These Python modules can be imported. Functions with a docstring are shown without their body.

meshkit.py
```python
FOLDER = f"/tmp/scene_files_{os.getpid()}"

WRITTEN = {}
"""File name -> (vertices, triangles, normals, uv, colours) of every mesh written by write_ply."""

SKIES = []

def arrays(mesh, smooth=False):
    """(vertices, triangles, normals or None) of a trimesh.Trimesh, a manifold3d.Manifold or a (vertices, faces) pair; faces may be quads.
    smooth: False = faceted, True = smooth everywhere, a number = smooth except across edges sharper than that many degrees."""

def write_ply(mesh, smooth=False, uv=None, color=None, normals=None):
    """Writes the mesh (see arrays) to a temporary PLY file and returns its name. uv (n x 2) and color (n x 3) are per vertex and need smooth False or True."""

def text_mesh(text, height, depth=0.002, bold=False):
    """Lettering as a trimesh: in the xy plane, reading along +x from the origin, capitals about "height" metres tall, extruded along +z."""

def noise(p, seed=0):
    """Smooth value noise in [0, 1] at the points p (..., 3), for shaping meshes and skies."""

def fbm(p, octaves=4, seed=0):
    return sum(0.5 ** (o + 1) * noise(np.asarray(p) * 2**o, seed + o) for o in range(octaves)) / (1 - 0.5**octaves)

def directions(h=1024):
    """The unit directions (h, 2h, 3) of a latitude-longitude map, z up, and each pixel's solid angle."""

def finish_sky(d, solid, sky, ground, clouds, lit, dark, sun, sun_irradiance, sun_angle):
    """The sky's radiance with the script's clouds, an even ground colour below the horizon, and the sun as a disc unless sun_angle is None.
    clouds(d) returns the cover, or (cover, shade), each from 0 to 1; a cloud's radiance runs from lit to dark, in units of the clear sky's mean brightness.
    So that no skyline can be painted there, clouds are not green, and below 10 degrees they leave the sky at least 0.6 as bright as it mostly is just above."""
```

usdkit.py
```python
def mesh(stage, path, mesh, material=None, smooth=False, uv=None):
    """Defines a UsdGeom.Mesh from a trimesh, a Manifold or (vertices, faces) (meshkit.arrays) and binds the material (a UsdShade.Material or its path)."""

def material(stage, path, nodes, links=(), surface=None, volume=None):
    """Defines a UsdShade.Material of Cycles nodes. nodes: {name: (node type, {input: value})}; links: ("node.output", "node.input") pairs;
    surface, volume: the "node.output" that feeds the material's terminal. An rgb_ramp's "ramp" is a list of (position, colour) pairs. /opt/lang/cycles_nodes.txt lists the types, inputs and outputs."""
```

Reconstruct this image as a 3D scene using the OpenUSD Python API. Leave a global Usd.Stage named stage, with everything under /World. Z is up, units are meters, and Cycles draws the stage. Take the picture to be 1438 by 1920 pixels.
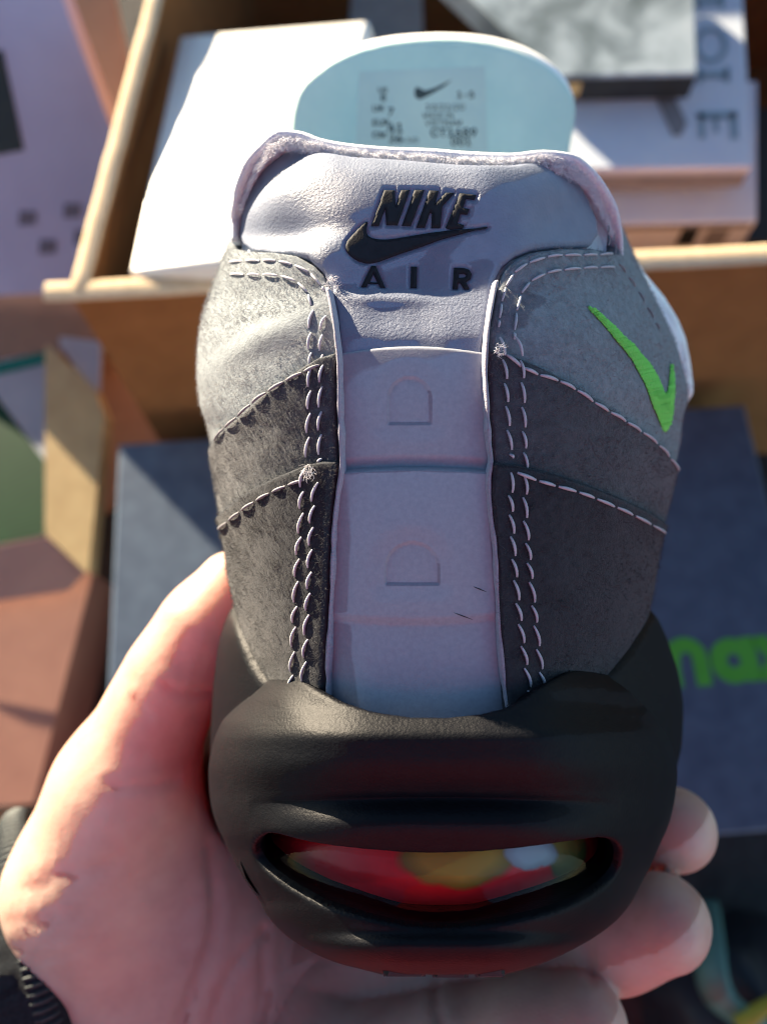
import math, random, numpy as np, trimesh, shapely, usdkit, meshkit
from shapely.geometry import Polygon, LineString, Point
from shapely import affinity
from scipy.interpolate import PchipInterpolator
from scipy.spatial import Delaunay, cKDTree
from pxr import Usd, UsdGeom, UsdLux, UsdShade, Gf, Sdf, Vt

rng = np.random.default_rng(7)
stage = Usd.Stage.CreateInMemory()
UsdGeom.SetStageUpAxis(stage, UsdGeom.Tokens.z)
UsdGeom.SetStageMetersPerUnit(stage, 1.0)
UsdGeom.Xform.Define(stage, '/World')
UsdGeom.Scope.Define(stage, '/World/Looks')

# ------------------------------------------------------------------ camera, sky, sun, exposure
W0, H0 = 1438.0, 1920.0
HF = 2 * math.tan(math.radians(25.0))          # picture width at unit distance
F = W0 / HF
PITCH = math.radians(70.0)
CAM = np.array([0.0, 0.0, 0.55])
RT = np.array([1.0, 0, 0]); UP = np.array([0, math.sin(PITCH), math.cos(PITCH)]); FW = np.array([0, math.cos(PITCH), -math.sin(PITCH)])
EXPOSURE = 2.35
SUN_EL, SUN_AZ = math.radians(9.0), math.radians(-38.0)   # azimuth from +y, negative to the left
SUN_I, SKY_S = 1.25, 0.05
SUN_COL = (1.0, 0.84, 0.62)

cam = UsdGeom.Camera.Define(stage, '/World/Camera')
cam.CreateFocalLengthAttr(5.4); cam.CreateHorizontalApertureAttr(5.4 * HF); cam.CreateVerticalApertureAttr(5.4 * HF * H0 / W0)
cam.CreateClippingRangeAttr(Gf.Vec2f(0.01, 200)); cam.CreateExposureAttr(EXPOSURE)
cam.CreateFStopAttr(5.4 / 2.0); cam.CreateFocusDistanceAttr(0.111)
M = np.eye(4); M[0, :3], M[1, :3], M[2, :3], M[3, :3] = RT, UP, -FW, CAM
UsdGeom.Xformable(cam).AddTransformOp().Set(Gf.Matrix4d(M.tolist()))

S = np.array([math.cos(SUN_EL) * math.sin(SUN_AZ), math.cos(SUN_EL) * math.cos(SUN_AZ), math.sin(SUN_EL)])
sun = UsdLux.DistantLight.Define(stage, '/World/Sun')
sun.CreateNormalizeAttr(True); sun.CreateIntensityAttr(SUN_I); sun.CreateAngleAttr(0.5); sun.CreateColorAttr(Gf.Vec3f(*SUN_COL))
zx = S; xx = np.cross([0, 0, 1], zx); xx /= np.linalg.norm(xx); yx = np.cross(zx, xx)
M = np.eye(4); M[0, :3], M[1, :3], M[2, :3] = xx, yx, zx
UsdGeom.Xformable(sun).AddTransformOp().Set(Gf.Matrix4d(M.tolist()))

def mat(name, nodes, links=(), surface='p.BSDF', volume=None):
    return usdkit.material(stage, '/World/Looks/' + name, nodes, links, surface=surface, volume=volume)

sky_m = mat('sky_look', {'s': ('sky_texture', {'sky_type': 'single_scattering', 'sun_disc': False, 'sun_elevation': SUN_EL, 'sun_rotation': math.atan2(S[0], S[1]), 'aerosol_density': 0.25, 'ozone_density': 2.5}),
                         'b': ('background_shader', {'strength': SKY_S})}, [('s.color', 'b.color')], surface='b.background')
dome = UsdLux.DomeLight.Define(stage, '/World/sky')
UsdShade.MaterialBindingAPI.Apply(dome.GetPrim()).Bind(sky_m)
dome.GetPrim().SetCustomDataByKey('kind', 'structure')

# ------------------------------------------------------------------ helpers
def camw(X, Y, d):
    return CAM + np.multiply.outer(X, RT) + np.multiply.outer(Y, UP) + np.multiply.outer(d, FW)
def P(u, v, d):
    u, v, d = np.broadcast_arrays(np.asarray(u, float), np.asarray(v, float), np.asarray(d, float))
    return camw((u - W0 / 2) / F * d, (H0 / 2 - v) / F * d, d)
def on_z(u, v, z):
    r = FW + (u - W0 / 2) / F * RT + (H0 / 2 - v) / F * UP
    return CAM + r * ((z - CAM[2]) / r[2])

used = {}
def unique(parent, name):
    k = (parent, name); n = used.get(k, -1) + 1; used[k] = n
    return f'{parent}/{name}' if n == 0 else f'{parent}/{name}_{n:03d}'
def tag(prim, label=None, category=None, group=None, kind=None):
    for k, x in (('label', label), ('category', category), ('group', group), ('kind', kind)):
        if x: prim.SetCustomDataByKey(k, x)
    return prim
def thing(name, label=None, category=None, group=None, kind=None, at=None):
    x = UsdGeom.Xform.Define(stage, unique('/World', name))
    if at is not None: x.AddTranslateOp().Set(Gf.Vec3d(*map(float, at)))
    p = tag(x.GetPrim(), label, category, group, kind)
    return p
origin = {}
def obj(name, mesh, material, parent=None, smooth=False, label=None, category=None, group=None, kind=None):
    path = unique(str(parent.GetPath()) if parent is not None else '/World', name)
    v, f = (np.array(mesh.vertices), np.array(mesh.faces)) if hasattr(mesh, 'vertices') else (np.asarray(mesh[0], float), np.asarray(mesh[1], int))
    if parent is not None:
        v = v - origin.get(str(parent.GetPath()).split('/')[2], np.zeros(3))
    m = usdkit.mesh(stage, path, (v, f), material, smooth=smooth)
    return tag(m.GetPrim(), label, category, group, kind)
def begin(name, at, **k):
    p = thing(name, at=at, **k); origin[p.GetName()] = np.asarray(at, float)
    return p
def joined(ms):
    return trimesh.util.concatenate([trimesh.Trimesh(*m, process=False) if isinstance(m, tuple) else m for m in ms])
def hexa(bottom4, top4, bev=0.0):
    """A closed block from four bottom and four top corners (anticlockwise from above)."""
    v = np.vstack([bottom4, top4]).astype(float)
    if bev > 0:
        import manifold3d
        c = v.mean(0); pts = []
        for i in range(8):
            q = v[i]
            others = [(i + 1) % 4 + (i // 4) * 4, (i - 1) % 4 + (i // 4) * 4, (i + 4) % 8]
            dirs = [(v[o] - q) / np.linalg.norm(v[o] - q) for o in others]
            for a in range(3):
                b = bev * 1.0
                pts.append(q + dirs[(a + 1) % 3] * b + dirs[(a + 2) % 3] * b + dirs[a] * 0)
                pts.append(q + (dirs[0] + dirs[1] + dirs[2]) * b * 0.42)
        return trimesh.convex.convex_hull(np.array(pts))
    m = trimesh.convex.convex_hull(v)
    return m
def block(corner, ax, ay, height, bev=0.0):
    """Upright block on corner; ax, ay horizontal edge vectors."""
    c = np.asarray(corner, float); ax = np.append(ax, 0) if len(ax) == 2 else np.asarray(ax); ay = np.append(ay, 0) if len(ay) == 2 else np.asarray(ay)
    b = np.array([c, c + ax, c + ax + ay, c + ay]); t = b + np.array([0, 0, height])
    return hexa(b, t, bev)

def tube(pts, radius, sides=8, caps=True, flat=None, flatdir=None):
    """Tube round a polyline. radius number or per point; flat: second half-axis along flatdir."""
    pts = np.asarray(pts, float); n = len(pts); r = np.broadcast_to(np.asarray(radius, float), (n,))
    t = np.gradient(pts, axis=0); t /= np.maximum(np.linalg.norm(t, axis=1, keepdims=True), 1e-12)
    if flatdir is None:
        a = np.array([0, 0, 1.0]) if abs(t[0][2]) < 0.9 else np.array([1.0, 0, 0])
        A = []
        for k in range(n):
            a = a - t[k] * (a @ t[k]); a /= np.linalg.norm(a); A.append(a)
        A = np.array(A)
    else:
        A = np.broadcast_to(np.asarray(flatdir, float), (n, 3)); A = A - t * (A * t).sum(1, keepdims=True); A /= np.linalg.norm(A, axis=1, keepdims=True)
    B = np.cross(t, A)
    f2 = r if flat is None else np.broadcast_to(np.asarray(flat, float), (n,))
    an = np.linspace(0, 2 * np.pi, sides, endpoint=False)
    V = pts[:, None] + A[:, None] * (np.cos(an)[None, :, None] * f2[:, None, None]) + B[:, None] * (np.sin(an)[None, :, None] * r[:, None, None])
    V = V.reshape(-1, 3); Fc = []
    i, j = np.meshgrid(np.arange(n - 1), np.arange(sides), indexing='ij'); j2 = (j + 1) % sides
    a, b, c, d = i * sides + j, i * sides + j2, (i + 1) * sides + j2, (i + 1) * sides + j
    Fc = np.concatenate([np.stack([a, b, c], -1).reshape(-1, 3), np.stack([a, c, d], -1).reshape(-1, 3)])
    if caps:
        V = np.vstack([V, pts[0], pts[-1]]); k = np.arange(sides); e = (n - 1) * sides
        Fc = np.vstack([Fc, np.stack([np.full(sides, n * sides), (k + 1) % sides, k], -1), np.stack([np.full(sides, n * sides + 1), e + k, e + (k + 1) % sides], -1)])
    return V, Fc
def spline(pts, n):
    pts = np.asarray(pts, float); s = np.concatenate([[0], np.cumsum(np.linalg.norm(np.diff(pts[:, :2], axis=0), axis=1) + 1e-9)])
    x = np.linspace(0, s[-1], n)
    return np.stack([PchipInterpolator(s, pts[:, k])(x) for k in range(pts.shape[1])], 1)
def smoothpoly(pts, n=None, closed=True):
    """Rounds a hand-read outline with a periodic cubic."""
    from scipy.interpolate import CubicSpline
    p = np.asarray(pts, float); p = np.vstack([p, p[:1]])
    s = np.concatenate([[0], np.cumsum(np.sqrt(np.linalg.norm(np.diff(p, axis=0), axis=1)))])
    n = n or int(LineString(p).length / 5)
    return CubicSpline(s, p, bc_type='periodic')(np.linspace(0, s[-1], n, endpoint=False))
def sstep(a, b, x):
    t = np.clip((x - a) / (b - a), 0, 1); return t * t * (3 - 2 * t)

class Surf:
    """A wall bulging towards the viewer, from its outline at each level v; theta runs round it, +-90 deg being the outline, beyond that its sides."""
    def __init__(self, left, right, centre, depth, bl, br, back=0.12, taper=0.010, relief=None, vmax=1e9, kback=0.0008):
        f = lambda t: PchipInterpolator(*np.array(sorted(t), float).T, extrapolate=True)
        fl = lambda t: (lambda a: (lambda v, g=f(a), lo=min(x[0] for x in a), hi=max(x[0] for x in a): g(np.clip(v, lo, hi))))(t)
        self.uL, self.uR, self.uc, self.dc, self.bl, self.br = map(fl, (left, right, centre, depth, bl, br))
        self.back, self.taper, self.relief, self.vmax, self.kback = back, taper, relief, vmax, kback
    K = 7.0
    A0 = 0.0
    def flat(self, a):
        if not self.A0: return a
        w = math.radians(6); g_ = lambda x: w * np.log1p(np.exp((x - math.radians(self.A0)) / w))
        return (g_(a) - g_(0.0)) / (g_(np.pi / 2) - g_(0.0)) * np.pi / 2
    def dom(self, uv):
        uv = np.asarray(uv, float); u, v = uv[:, 0], uv[:, 1]; vv = np.minimum(v, self.vmax)
        uc = self.uc(vv); w = np.where(u < uc, uc - self.uL(vv), self.uR(vv) - uc)
        q = (u - uc) / w
        th = np.degrees(np.arcsin(np.clip(q, -1, 1)))
        th = th + np.where(np.abs(q) > 1, np.sign(q) * (np.abs(q) - 1) * w * 0.35, 0)
        return np.stack([th * self.K, v], 1)
    def pt(self, D):
        D = np.asarray(D, float); th, v = D[..., 0] / self.K, D[..., 1]; vv = np.minimum(v, self.vmax)
        a = np.radians(np.clip(th, -90, 90)); s = np.sin(a); uc = self.uc(vv)
        uS = np.where(s < 0, uc - self.uL(vv), self.uR(vv) - uc); b = np.where(s < 0, self.bl(vv), self.br(vv))
        u = uc + s * uS; a1 = self.flat(np.abs(a)); d = self.dc(vv) + b * (1 - np.cos(a1))
        if self.relief is not None: d = d - self.relief(u, vv, np.cos(a))
        X, Y = (u - W0 / 2) / F * d, (H0 / 2 - vv) / F * d
        e = np.maximum(np.abs(th) - 90, 0) / 90
        d = d + e * self.back + np.maximum(v - self.vmax, 0) * self.kback
        X = X - np.sign(th) * e * e * self.taper
        return camw(X, Y, d)
    def uv(self, D):
        th, v = D[:, 0] / self.K, D[:, 1]; a = np.radians(np.clip(th, -90, 90)); s = np.sin(a); vv = np.minimum(v, self.vmax); uc = self.uc(vv)
        return np.stack([uc + s * np.where(s < 0, uc - self.uL(vv), self.uR(vv) - uc), v], 1)
    def norm(self, D):
        D = np.asarray(D, float)
        a = self.pt(D + [4, 0]) - self.pt(D - [4, 0]); b = self.pt(D + [0, 3]) - self.pt(D - [0, 3])
        n = np.cross(b, a); n /= np.maximum(np.linalg.norm(n, axis=-1, keepdims=True), 1e-12)
        return n
class Plane(Surf):
    """A gently shaped surface seen face on: depth(u, v)."""
    def __init__(self, depth): self.depth = depth if callable(depth) else (lambda u, v: np.full(np.shape(u), float(depth)))
    def dom(self, uv): return np.asarray(uv, float)
    def uv(self, D): return D
    def pt(self, D): return P(D[..., 0], D[..., 1], self.depth(D[..., 0], D[..., 1]))

def densify(p, step):
    p = np.asarray(p, float); out = []
    for a, b in zip(p, np.roll(p, -1, 0)):
        n = max(1, int(round(np.linalg.norm(b - a) / step)))
        out.append(a + (b - a) * np.linspace(0, 1, n, endpoint=False)[:, None])
    return np.vstack(out)
def sheet(surf, outer, h=0.001, r=8, base=0.0, step=6, holes=(), depth=0.0012, hole_depth=None, relief=None, straight=False, prof=None, bstep=None):
    """A piece lying on surf: its front follows the surface, raised by base + h with rolled edges; rims go down into the thing."""
    bstep = bstep or step * 0.7
    loops = [surf.dom(densify(p, bstep)) for p in [outer, *holes]]
    poly = Polygon(loops[0], [l for l in loops[1:]])
    if not poly.is_valid: poly = poly.buffer(0)
    if poly.geom_type != 'Polygon': poly = max(poly.geoms, key=lambda g: g.area)
    rings = [np.array(q.coords)[:-1] for q in [poly.exterior, *poly.interiors]]
    rings = [np.array([a for a, b in zip(q, np.roll(q, 1, 0)) if np.linalg.norm(a - b) > 0.3]) for q in rings]
    B = np.vstack(rings); x0, y0, x1, y1 = poly.bounds
    gx, gy = np.meshgrid(np.arange(x0, x1, step), np.arange(y0, y1, step * 0.9)); gx = gx + (np.arange(gx.shape[0])[:, None] % 2) * step * 0.5
    G = np.stack([gx.ravel(), gy.ravel()], 1)
    G = G[shapely.contains_xy(poly, G[:, 0], G[:, 1])]
    tree = cKDTree(B); dist = tree.query(G)[0]
    if r > step:    # extra rows so a rolled edge is round
        extra = []
        for frac in (0.12, 0.32, 0.6):
            q = poly.buffer(-r * frac)
            for g in getattr(q, 'geoms', [q]):
                if g.geom_type == 'Polygon' and not g.is_empty:
                    for c in [g.exterior, *g.interiors]:
                        L = c.length; n = int(L / bstep)
                        if n > 3: extra.append(np.array([c.interpolate(t * L / n).coords[0] for t in range(n)]))
        G = G[dist > r * 0.75]
        if extra: G = np.vstack([G, *extra])
    else:
        G = G[dist > step * 0.45]
    D = np.vstack([B, G]) if len(G) else B
    D = D + np.where(np.arange(len(D))[:, None] < len(B), 0, rng.uniform(-.05, .05, D.shape))
    T = Delaunay(D).simplices
    c = D[T].mean(1); T = T[shapely.contains_xy(poly, c[:, 0], c[:, 1])]
    A = D[T]; ar = (A[:, 1, 0] - A[:, 0, 0]) * (A[:, 2, 1] - A[:, 0, 1]) - (A[:, 2, 0] - A[:, 0, 0]) * (A[:, 1, 1] - A[:, 0, 1])
    T = T[np.abs(ar) > 1e-6]; ar = ar[np.abs(ar) > 1e-6]
    T = np.where((ar > 0)[:, None], T[:, ::-1], T)
    dist = tree.query(D)[0]; dist[:len(B)] = 0
    t = np.clip(dist / max(r, 1e-6), 0, 1); off = base + h * (np.sqrt(1 - (1 - t) ** 2) if prof is None else prof(t))
    if relief is not None:
        q = surf.uv(D); off = off + relief(q[:, 0], q[:, 1]) * np.clip(dist / 3, 0, 1)
    N = surf.norm(D); V = surf.pt(D) + N * off[:, None]
    Vs, Fs, k = [V], [T], 0; nV = len(V)
    for ri, q in enumerate(rings):
        n = len(q); idx = k + np.arange(n); k += n
        dd = depth if ri == 0 else (hole_depth if hole_depth is not None else depth)
        low = V[idx] + (FW * dd if (straight or ri > 0) else -N[idx] * dd)
        Vs += [V[idx].copy(), low]; a = nV + np.arange(n); b = a + n; nV += 2 * n
        a2, b2 = np.roll(a, -1), np.roll(b, -1)
        Fs += [np.stack([a, a2, b2], -1), np.stack([a, b2, b], -1)]
    return np.vstack(Vs), np.vstack(Fs)

def fuzz(name, surf, outer, count, material, parent, base, length=(0.0003, 0.0009), width=0.000035, lie=0.9, comb=(0, 0), kind='stuff', seed=1):
    r = np.random.default_rng(seed)
    poly = Polygon(surf.dom(densify(outer, 6))).buffer(0)
    if poly.geom_type != 'Polygon': poly = max(poly.geoms, key=lambda g: g.area)
    x0, y0, x1, y1 = poly.bounds; D = np.empty((0, 2))
    while len(D) < count:
        q = np.stack([r.uniform(x0, x1, count), r.uniform(y0, y1, count)], 1)
        q = q[meshkit.fbm(np.stack([q[:, 0] / 60, q[:, 1] / 45, q[:, 0] * 0 + seed % 97], -1), 4, 3) + r.uniform(-.42, .42, len(q)) > .5]
        D = np.vstack([D, q[shapely.contains_xy(poly, q[:, 0], q[:, 1])]])
    D = D[:count]; n = surf.norm(D); p = surf.pt(D) + n * base
    tdir = r.normal(size=(count, 3)); tdir -= n * (tdir * n).sum(1, keepdims=True); tdir /= np.linalg.norm(tdir, axis=1, keepdims=True)
    fl_ = 2 * np.pi * 2 * meshkit.noise(np.stack([D[:, 0] / 35, D[:, 1] / 35, D[:, 0] * 0 + seed % 89], -1), 5)
    tdir = 0.75 * tdir + 0.7 * (np.cos(fl_)[:, None] * RT + np.sin(fl_)[:, None] * UP)
    tdir = tdir + comb[0] * RT - comb[1] * UP
    L = r.uniform(*length, count)[:, None]
    up = r.uniform(0.25, 1.0, count)[:, None]
    d1 = n * up + tdir * lie * 0.6; d1 /= np.linalg.norm(d1, axis=1, keepdims=True)
    d2 = n * up * 0.4 + tdir * lie + r.normal(size=(count, 3)) * 0.5; d2 /= np.linalg.norm(d2, axis=1, keepdims=True)
    pts = np.stack([p - n * 0.00005, p + d1 * L * 0.5, p + d1 * L * 0.5 + d2 * L * 0.5], 1).reshape(-1, 3)
    path = unique(str(parent.GetPath()), name)
    o = origin.get(str(parent.GetPath()).split('/')[2], np.zeros(3))
    c = UsdGeom.BasisCurves.Define(stage, path); c.CreateTypeAttr('linear')
    c.CreatePointsAttr(Vt.Vec3fArray.FromNumpy((pts - o).astype(np.float32))); c.CreateCurveVertexCountsAttr(Vt.IntArray.FromNumpy(np.full(count, 3, np.int32)))
    w = np.tile([1.0, 0.8, 0.35], count) * width * np.repeat(r.uniform(0.6, 1.3, count), 3)
    c.CreateWidthsAttr(Vt.FloatArray.FromNumpy(w.astype(np.float32))); c.SetWidthsInterpolation('vertex')
    UsdShade.MaterialBindingAPI.Apply(c.GetPrim()).Bind(material)
    return tag(c.GetPrim(), kind=kind)

def stitches(surf, line, parent, material, height, length=26, gap=6, rad=0.00026, tilt=0.0, wob=0.6, name='stitch', skip=None, jitter=0.25):
    """Threads along a line of picture positions on surf, each its own piece."""
    ls = LineString(line); s = 0.0; k = 0; gap, rad = gap + 2, rad * .76
    while s + 6 < ls.length:
        L = length * rng.uniform(1 - jitter * .5, 1 + jitter * .5)
        a, b = np.array(ls.interpolate(s).coords[0]), np.array(ls.interpolate(min(s + L, ls.length)).coords[0])
        s += L + gap; k += 1
        t = (b - a) / max(np.linalg.norm(b - a), 1e-6); nrm = np.array([-t[1], t[0]])
        x = np.linspace(0, 1, 7)
        w = rng.normal(0, wob)
        q = a + np.outer(x, b - a) + np.outer((x - 0.5) * tilt + np.sin(x * np.pi) * tilt * 0.25 + w * 0.3, nrm)
        D = surf.dom(q); N = surf.norm(D)
        lift = height + rad * (-1.1 + 1.65 * np.sin(np.pi * np.clip(x, 0.02, 0.98)) ** 0.6)
        p = surf.pt(D) + N * lift[:, None]
        obj(name, tube(p, rad * (0.7 + 0.35 * np.sin(np.pi * x)), 6), material, parent, smooth=True)

# ------------------------------------------------------------------ materials
def rough_mat(name, c1, c2, scale, rough=0.8, bump=0.3, bscale=None, dist=0.0002, spec=0.3, sheen=0.0, extra=None, detail=6, lo=0.3, hi=0.7, sheen_tint=(1, 1, 1)):
    nodes = {'t': ('texture_coordinate', {}), 'n': ('noise_texture', {'scale': scale, 'detail': detail, 'roughness': 0.65}),
             'r': ('rgb_ramp', {'ramp': [(lo, c1), (hi, c2)]}), 'n2': ('noise_texture', {'scale': bscale or scale * 3, 'detail': 4, 'roughness': 0.7}),
             'b': ('bump', {'strength': bump, 'distance': dist}), 'p': ('principled_bsdf', {'roughness': rough, 'specular_ior_level': spec, 'sheen_weight': sheen, 'sheen_roughness': 0.4, 'sheen_tint': sheen_tint, **(extra or {})})}
    links = [('t.object', 'n.vector'), ('t.object', 'n2.vector'), ('n.fac', 'r.fac'), ('r.color', 'p.base_color'), ('n2.fac', 'b.height'), ('b.normal', 'p.normal')]
    return mat(name, nodes, links)

suede_light = rough_mat('suede_light', (0.164, 0.184, 0.204), (0.261, 0.288, 0.310), 900, 0.95, 0.8, 2600, 0.00025, 0.12, 0.06)
suede_mid = rough_mat('suede_mid', (0.0533, 0.0567, 0.0634), (0.0888, 0.0945, 0.1046), 900, 0.95, 0.8, 2600, 0.00025, 0.15, 0.2)
suede_dark = rough_mat('suede_dark', (0.0257, 0.0273, 0.0323), (0.0434, 0.0462, 0.0523), 900, 0.95, 0.8, 2600, 0.00025, 0.15, 0.15)
fibre_light = rough_mat('fibre_light', (0.277, 0.277, 0.277), (0.363, 0.363, 0.363), 300, 0.8, 0, spec=0.3)
fibre_mid = rough_mat('fibre_mid', (0.1034, 0.1054, 0.1081), (0.1550, 0.1564, 0.1586), 300, 0.8, 0, spec=0.3)
fibre_dark = rough_mat('fibre_dark', (0.0456, 0.0464, 0.0466), (0.0798, 0.0800, 0.0797), 300, 0.8, 0, spec=0.3)
fibre_white = rough_mat('fibre_white', (.75, .74, .78), (.85, .84, .86), 300, 0.8, 0, spec=0.3)
tab_leather = rough_mat('tab_leather', (0.1664, 0.1910, 0.2597), (0.1993, 0.2280, 0.3032), 300, 0.45, 0.55, 2300, 0.0003, 0.45)
strip_rubber = rough_mat('strip_rubber', (0.2680, 0.2811, 0.3223), (0.3214, 0.3331, 0.3785), 1500, 0.42, 0.35, 4000, 0.0001, 0.45, extra={})
black_print = rough_mat('black_print', (.008, .009, .012), (.014, .015, .02), 700, 0.65, 0.3, 3500, 0.0002, 0.2)
thread = rough_mat('thread', (0.414, 0.405, 0.450), (0.522, 0.512, 0.549), 4000, 0.7, 0.5, 6000, 0.0001, 0.3)
thread_dim = rough_mat('thread_dim', (0.224, 0.221, 0.242), (0.294, 0.286, 0.302), 4000, 0.7, 0.5, 6000, 0.0001, 0.3)
cord_mat = rough_mat('binding', (0.356, 0.346, 0.412), (0.468, 0.459, 0.515), 2500, 0.8, 1.0, 3500, 0.0003, 0.2)
knit = rough_mat('collar_knit', (0.676, 0.690, 0.821), (0.862, 0.880, 0.880), 1800, 0.9, 1.0, 2400, 0.0004, 0.2, 0.3)
lining = rough_mat('lining', (.55, .56, .62), (.66, .67, .72), 900, 0.9, 0.6, 2400, 0.0003, 0.2)
tongue_mat = rough_mat('tongue_lining', (0.4691, 0.6752, 0.6259), (0.5792, 0.7690, 0.6959), 60, 0.7, 0.4, 2000, 0.0002, 0.3)
tongue_rim = rough_mat('tongue_rim', (0.9200, 0.9200, 0.9200), (0.9200, 0.9200, 0.9200), 800, 0.9, 0.8, 1800, 0.0003, 0.2, 0.2)
foam_black = rough_mat('foam_black', (0.0022, 0.0024, 0.0042), (0.0040, 0.0044, 0.0060), 500, 0.48, 0.45, 2300, 0.00025, 0.2)
foam_inner = rough_mat('foam_inner', (.008, .008, .010), (.014, .014, .016), 500, 0.55, 0.3, 1500, 0.0003, 0.4)
rubber_black = rough_mat('outsole_rubber', (.02, .02, .022), (.03, .03, .032), 500, 0.55, 0.3, 1500, 0.0003, 0.4)
neon = rough_mat('neon_thread', (0.2088, 0.9043, 0.1069), (0.3332, 0.9200, 0.1954), 2200, 0.55, 1.0, 2600, 0.0004, 0.4)
ink = rough_mat('label_ink', (.05, .07, .07), (.07, .09, .09), 200, 0.7, 0, spec=0.2)
label_film = rough_mat('label_film', (0.4903, 0.6213, 0.5778), (0.5335, 0.6665, 0.6091), 100, 0.5, 0, spec=0.4)
card_brown = rough_mat('brown_card', (0.2261, 0.0901, 0.0263), (0.2916, 0.1198, 0.0374), 60, 0.75, 0.2, 300, 0.0004, 0.3)
tan_card = rough_mat('tan_card', (0.331, 0.194, 0.108), (0.389, 0.238, 0.137), 60, 0.8, 0.15, 300, 0.0004, 0.3)
dim_card = rough_mat('dim_card', (0.224, 0.138, 0.095), (0.286, 0.173, 0.121), 60, 0.8, 0.15, 300, 0.0004, 0.3)
sign_ink = rough_mat('sign_ink', (.12, .11, .15), (.15, .14, .18), 60, 0.6, 0)
card_edge = rough_mat('card_edge', (.60, .45, .28), (.72, .56, .37), 250, 0.85, 0.6, 600, 0.001, 0.2)
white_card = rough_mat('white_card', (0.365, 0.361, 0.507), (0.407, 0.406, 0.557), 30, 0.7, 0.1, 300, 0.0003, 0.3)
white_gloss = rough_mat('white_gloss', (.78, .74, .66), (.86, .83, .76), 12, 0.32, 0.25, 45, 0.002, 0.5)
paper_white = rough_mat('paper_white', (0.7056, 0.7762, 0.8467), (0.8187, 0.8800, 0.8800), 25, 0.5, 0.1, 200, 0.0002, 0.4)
paper_grey = rough_mat('paper_grey', (0.245, 0.252, 0.245), (0.324, 0.324, 0.310), 120, 0.7, 0.2, 300, 0.0002, 0.3)
photo_print = mat('photo_print', {'t': ('texture_coordinate', {}), 'n': ('noise_texture', {'scale': 26, 'detail': 6, 'roughness': 0.6, 'distortion': 0.6}),
    'r': ('rgb_ramp', {'ramp': [(.33, (.10, .13, .13)), (.47, (.24, .29, .31)), (.60, (.42, .49, .52)), (.8, (.55, .61, .63))]}), 'p': ('principled_bsdf', {'roughness': 0.35})},
    [('t.object', 'n.vector'), ('n.fac', 'r.fac'), ('r.color', 'p.base_color')])
print_dark = rough_mat('print_dark', (.012, .014, .014), (.03, .035, .03), 40, 0.4, 0, spec=0.4)
print_red = rough_mat('print_red', (.40, .02, .03), (.48, .03, .04), 40, 0.5, 0)
print_tan = rough_mat('print_tan', (.50, .38, .16), (.58, .44, .2), 40, 0.5, 0)
print_teal = rough_mat('print_teal', (.30, .42, .44), (.36, .48, .50), 40, 0.6, 0)
shoebox_mat = rough_mat('shoebox_card', (0.0598, 0.0837, 0.1274), (0.0989, 0.1391, 0.1924), 90, 0.42, 0.25, 500, 0.0004, 0.5)
neon_print = rough_mat('neon_print', (0.094, 0.446, 0.036), (0.115, 0.490, 0.050), 60, 0.5, 0)
green_paint = rough_mat('green_paint', (0.004, 0.036, 0.009), (0.007, 0.051, 0.013), 30, 0.5, 0.1)
teal_paint = rough_mat('teal_paint', (.01, .16, .12), (.015, .2, .15), 30, 0.5, 0.1)
blue_white = rough_mat('pale_card', (0.360, 0.389, 0.432), (0.418, 0.446, 0.482), 30, 0.6, 0.1)
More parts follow.
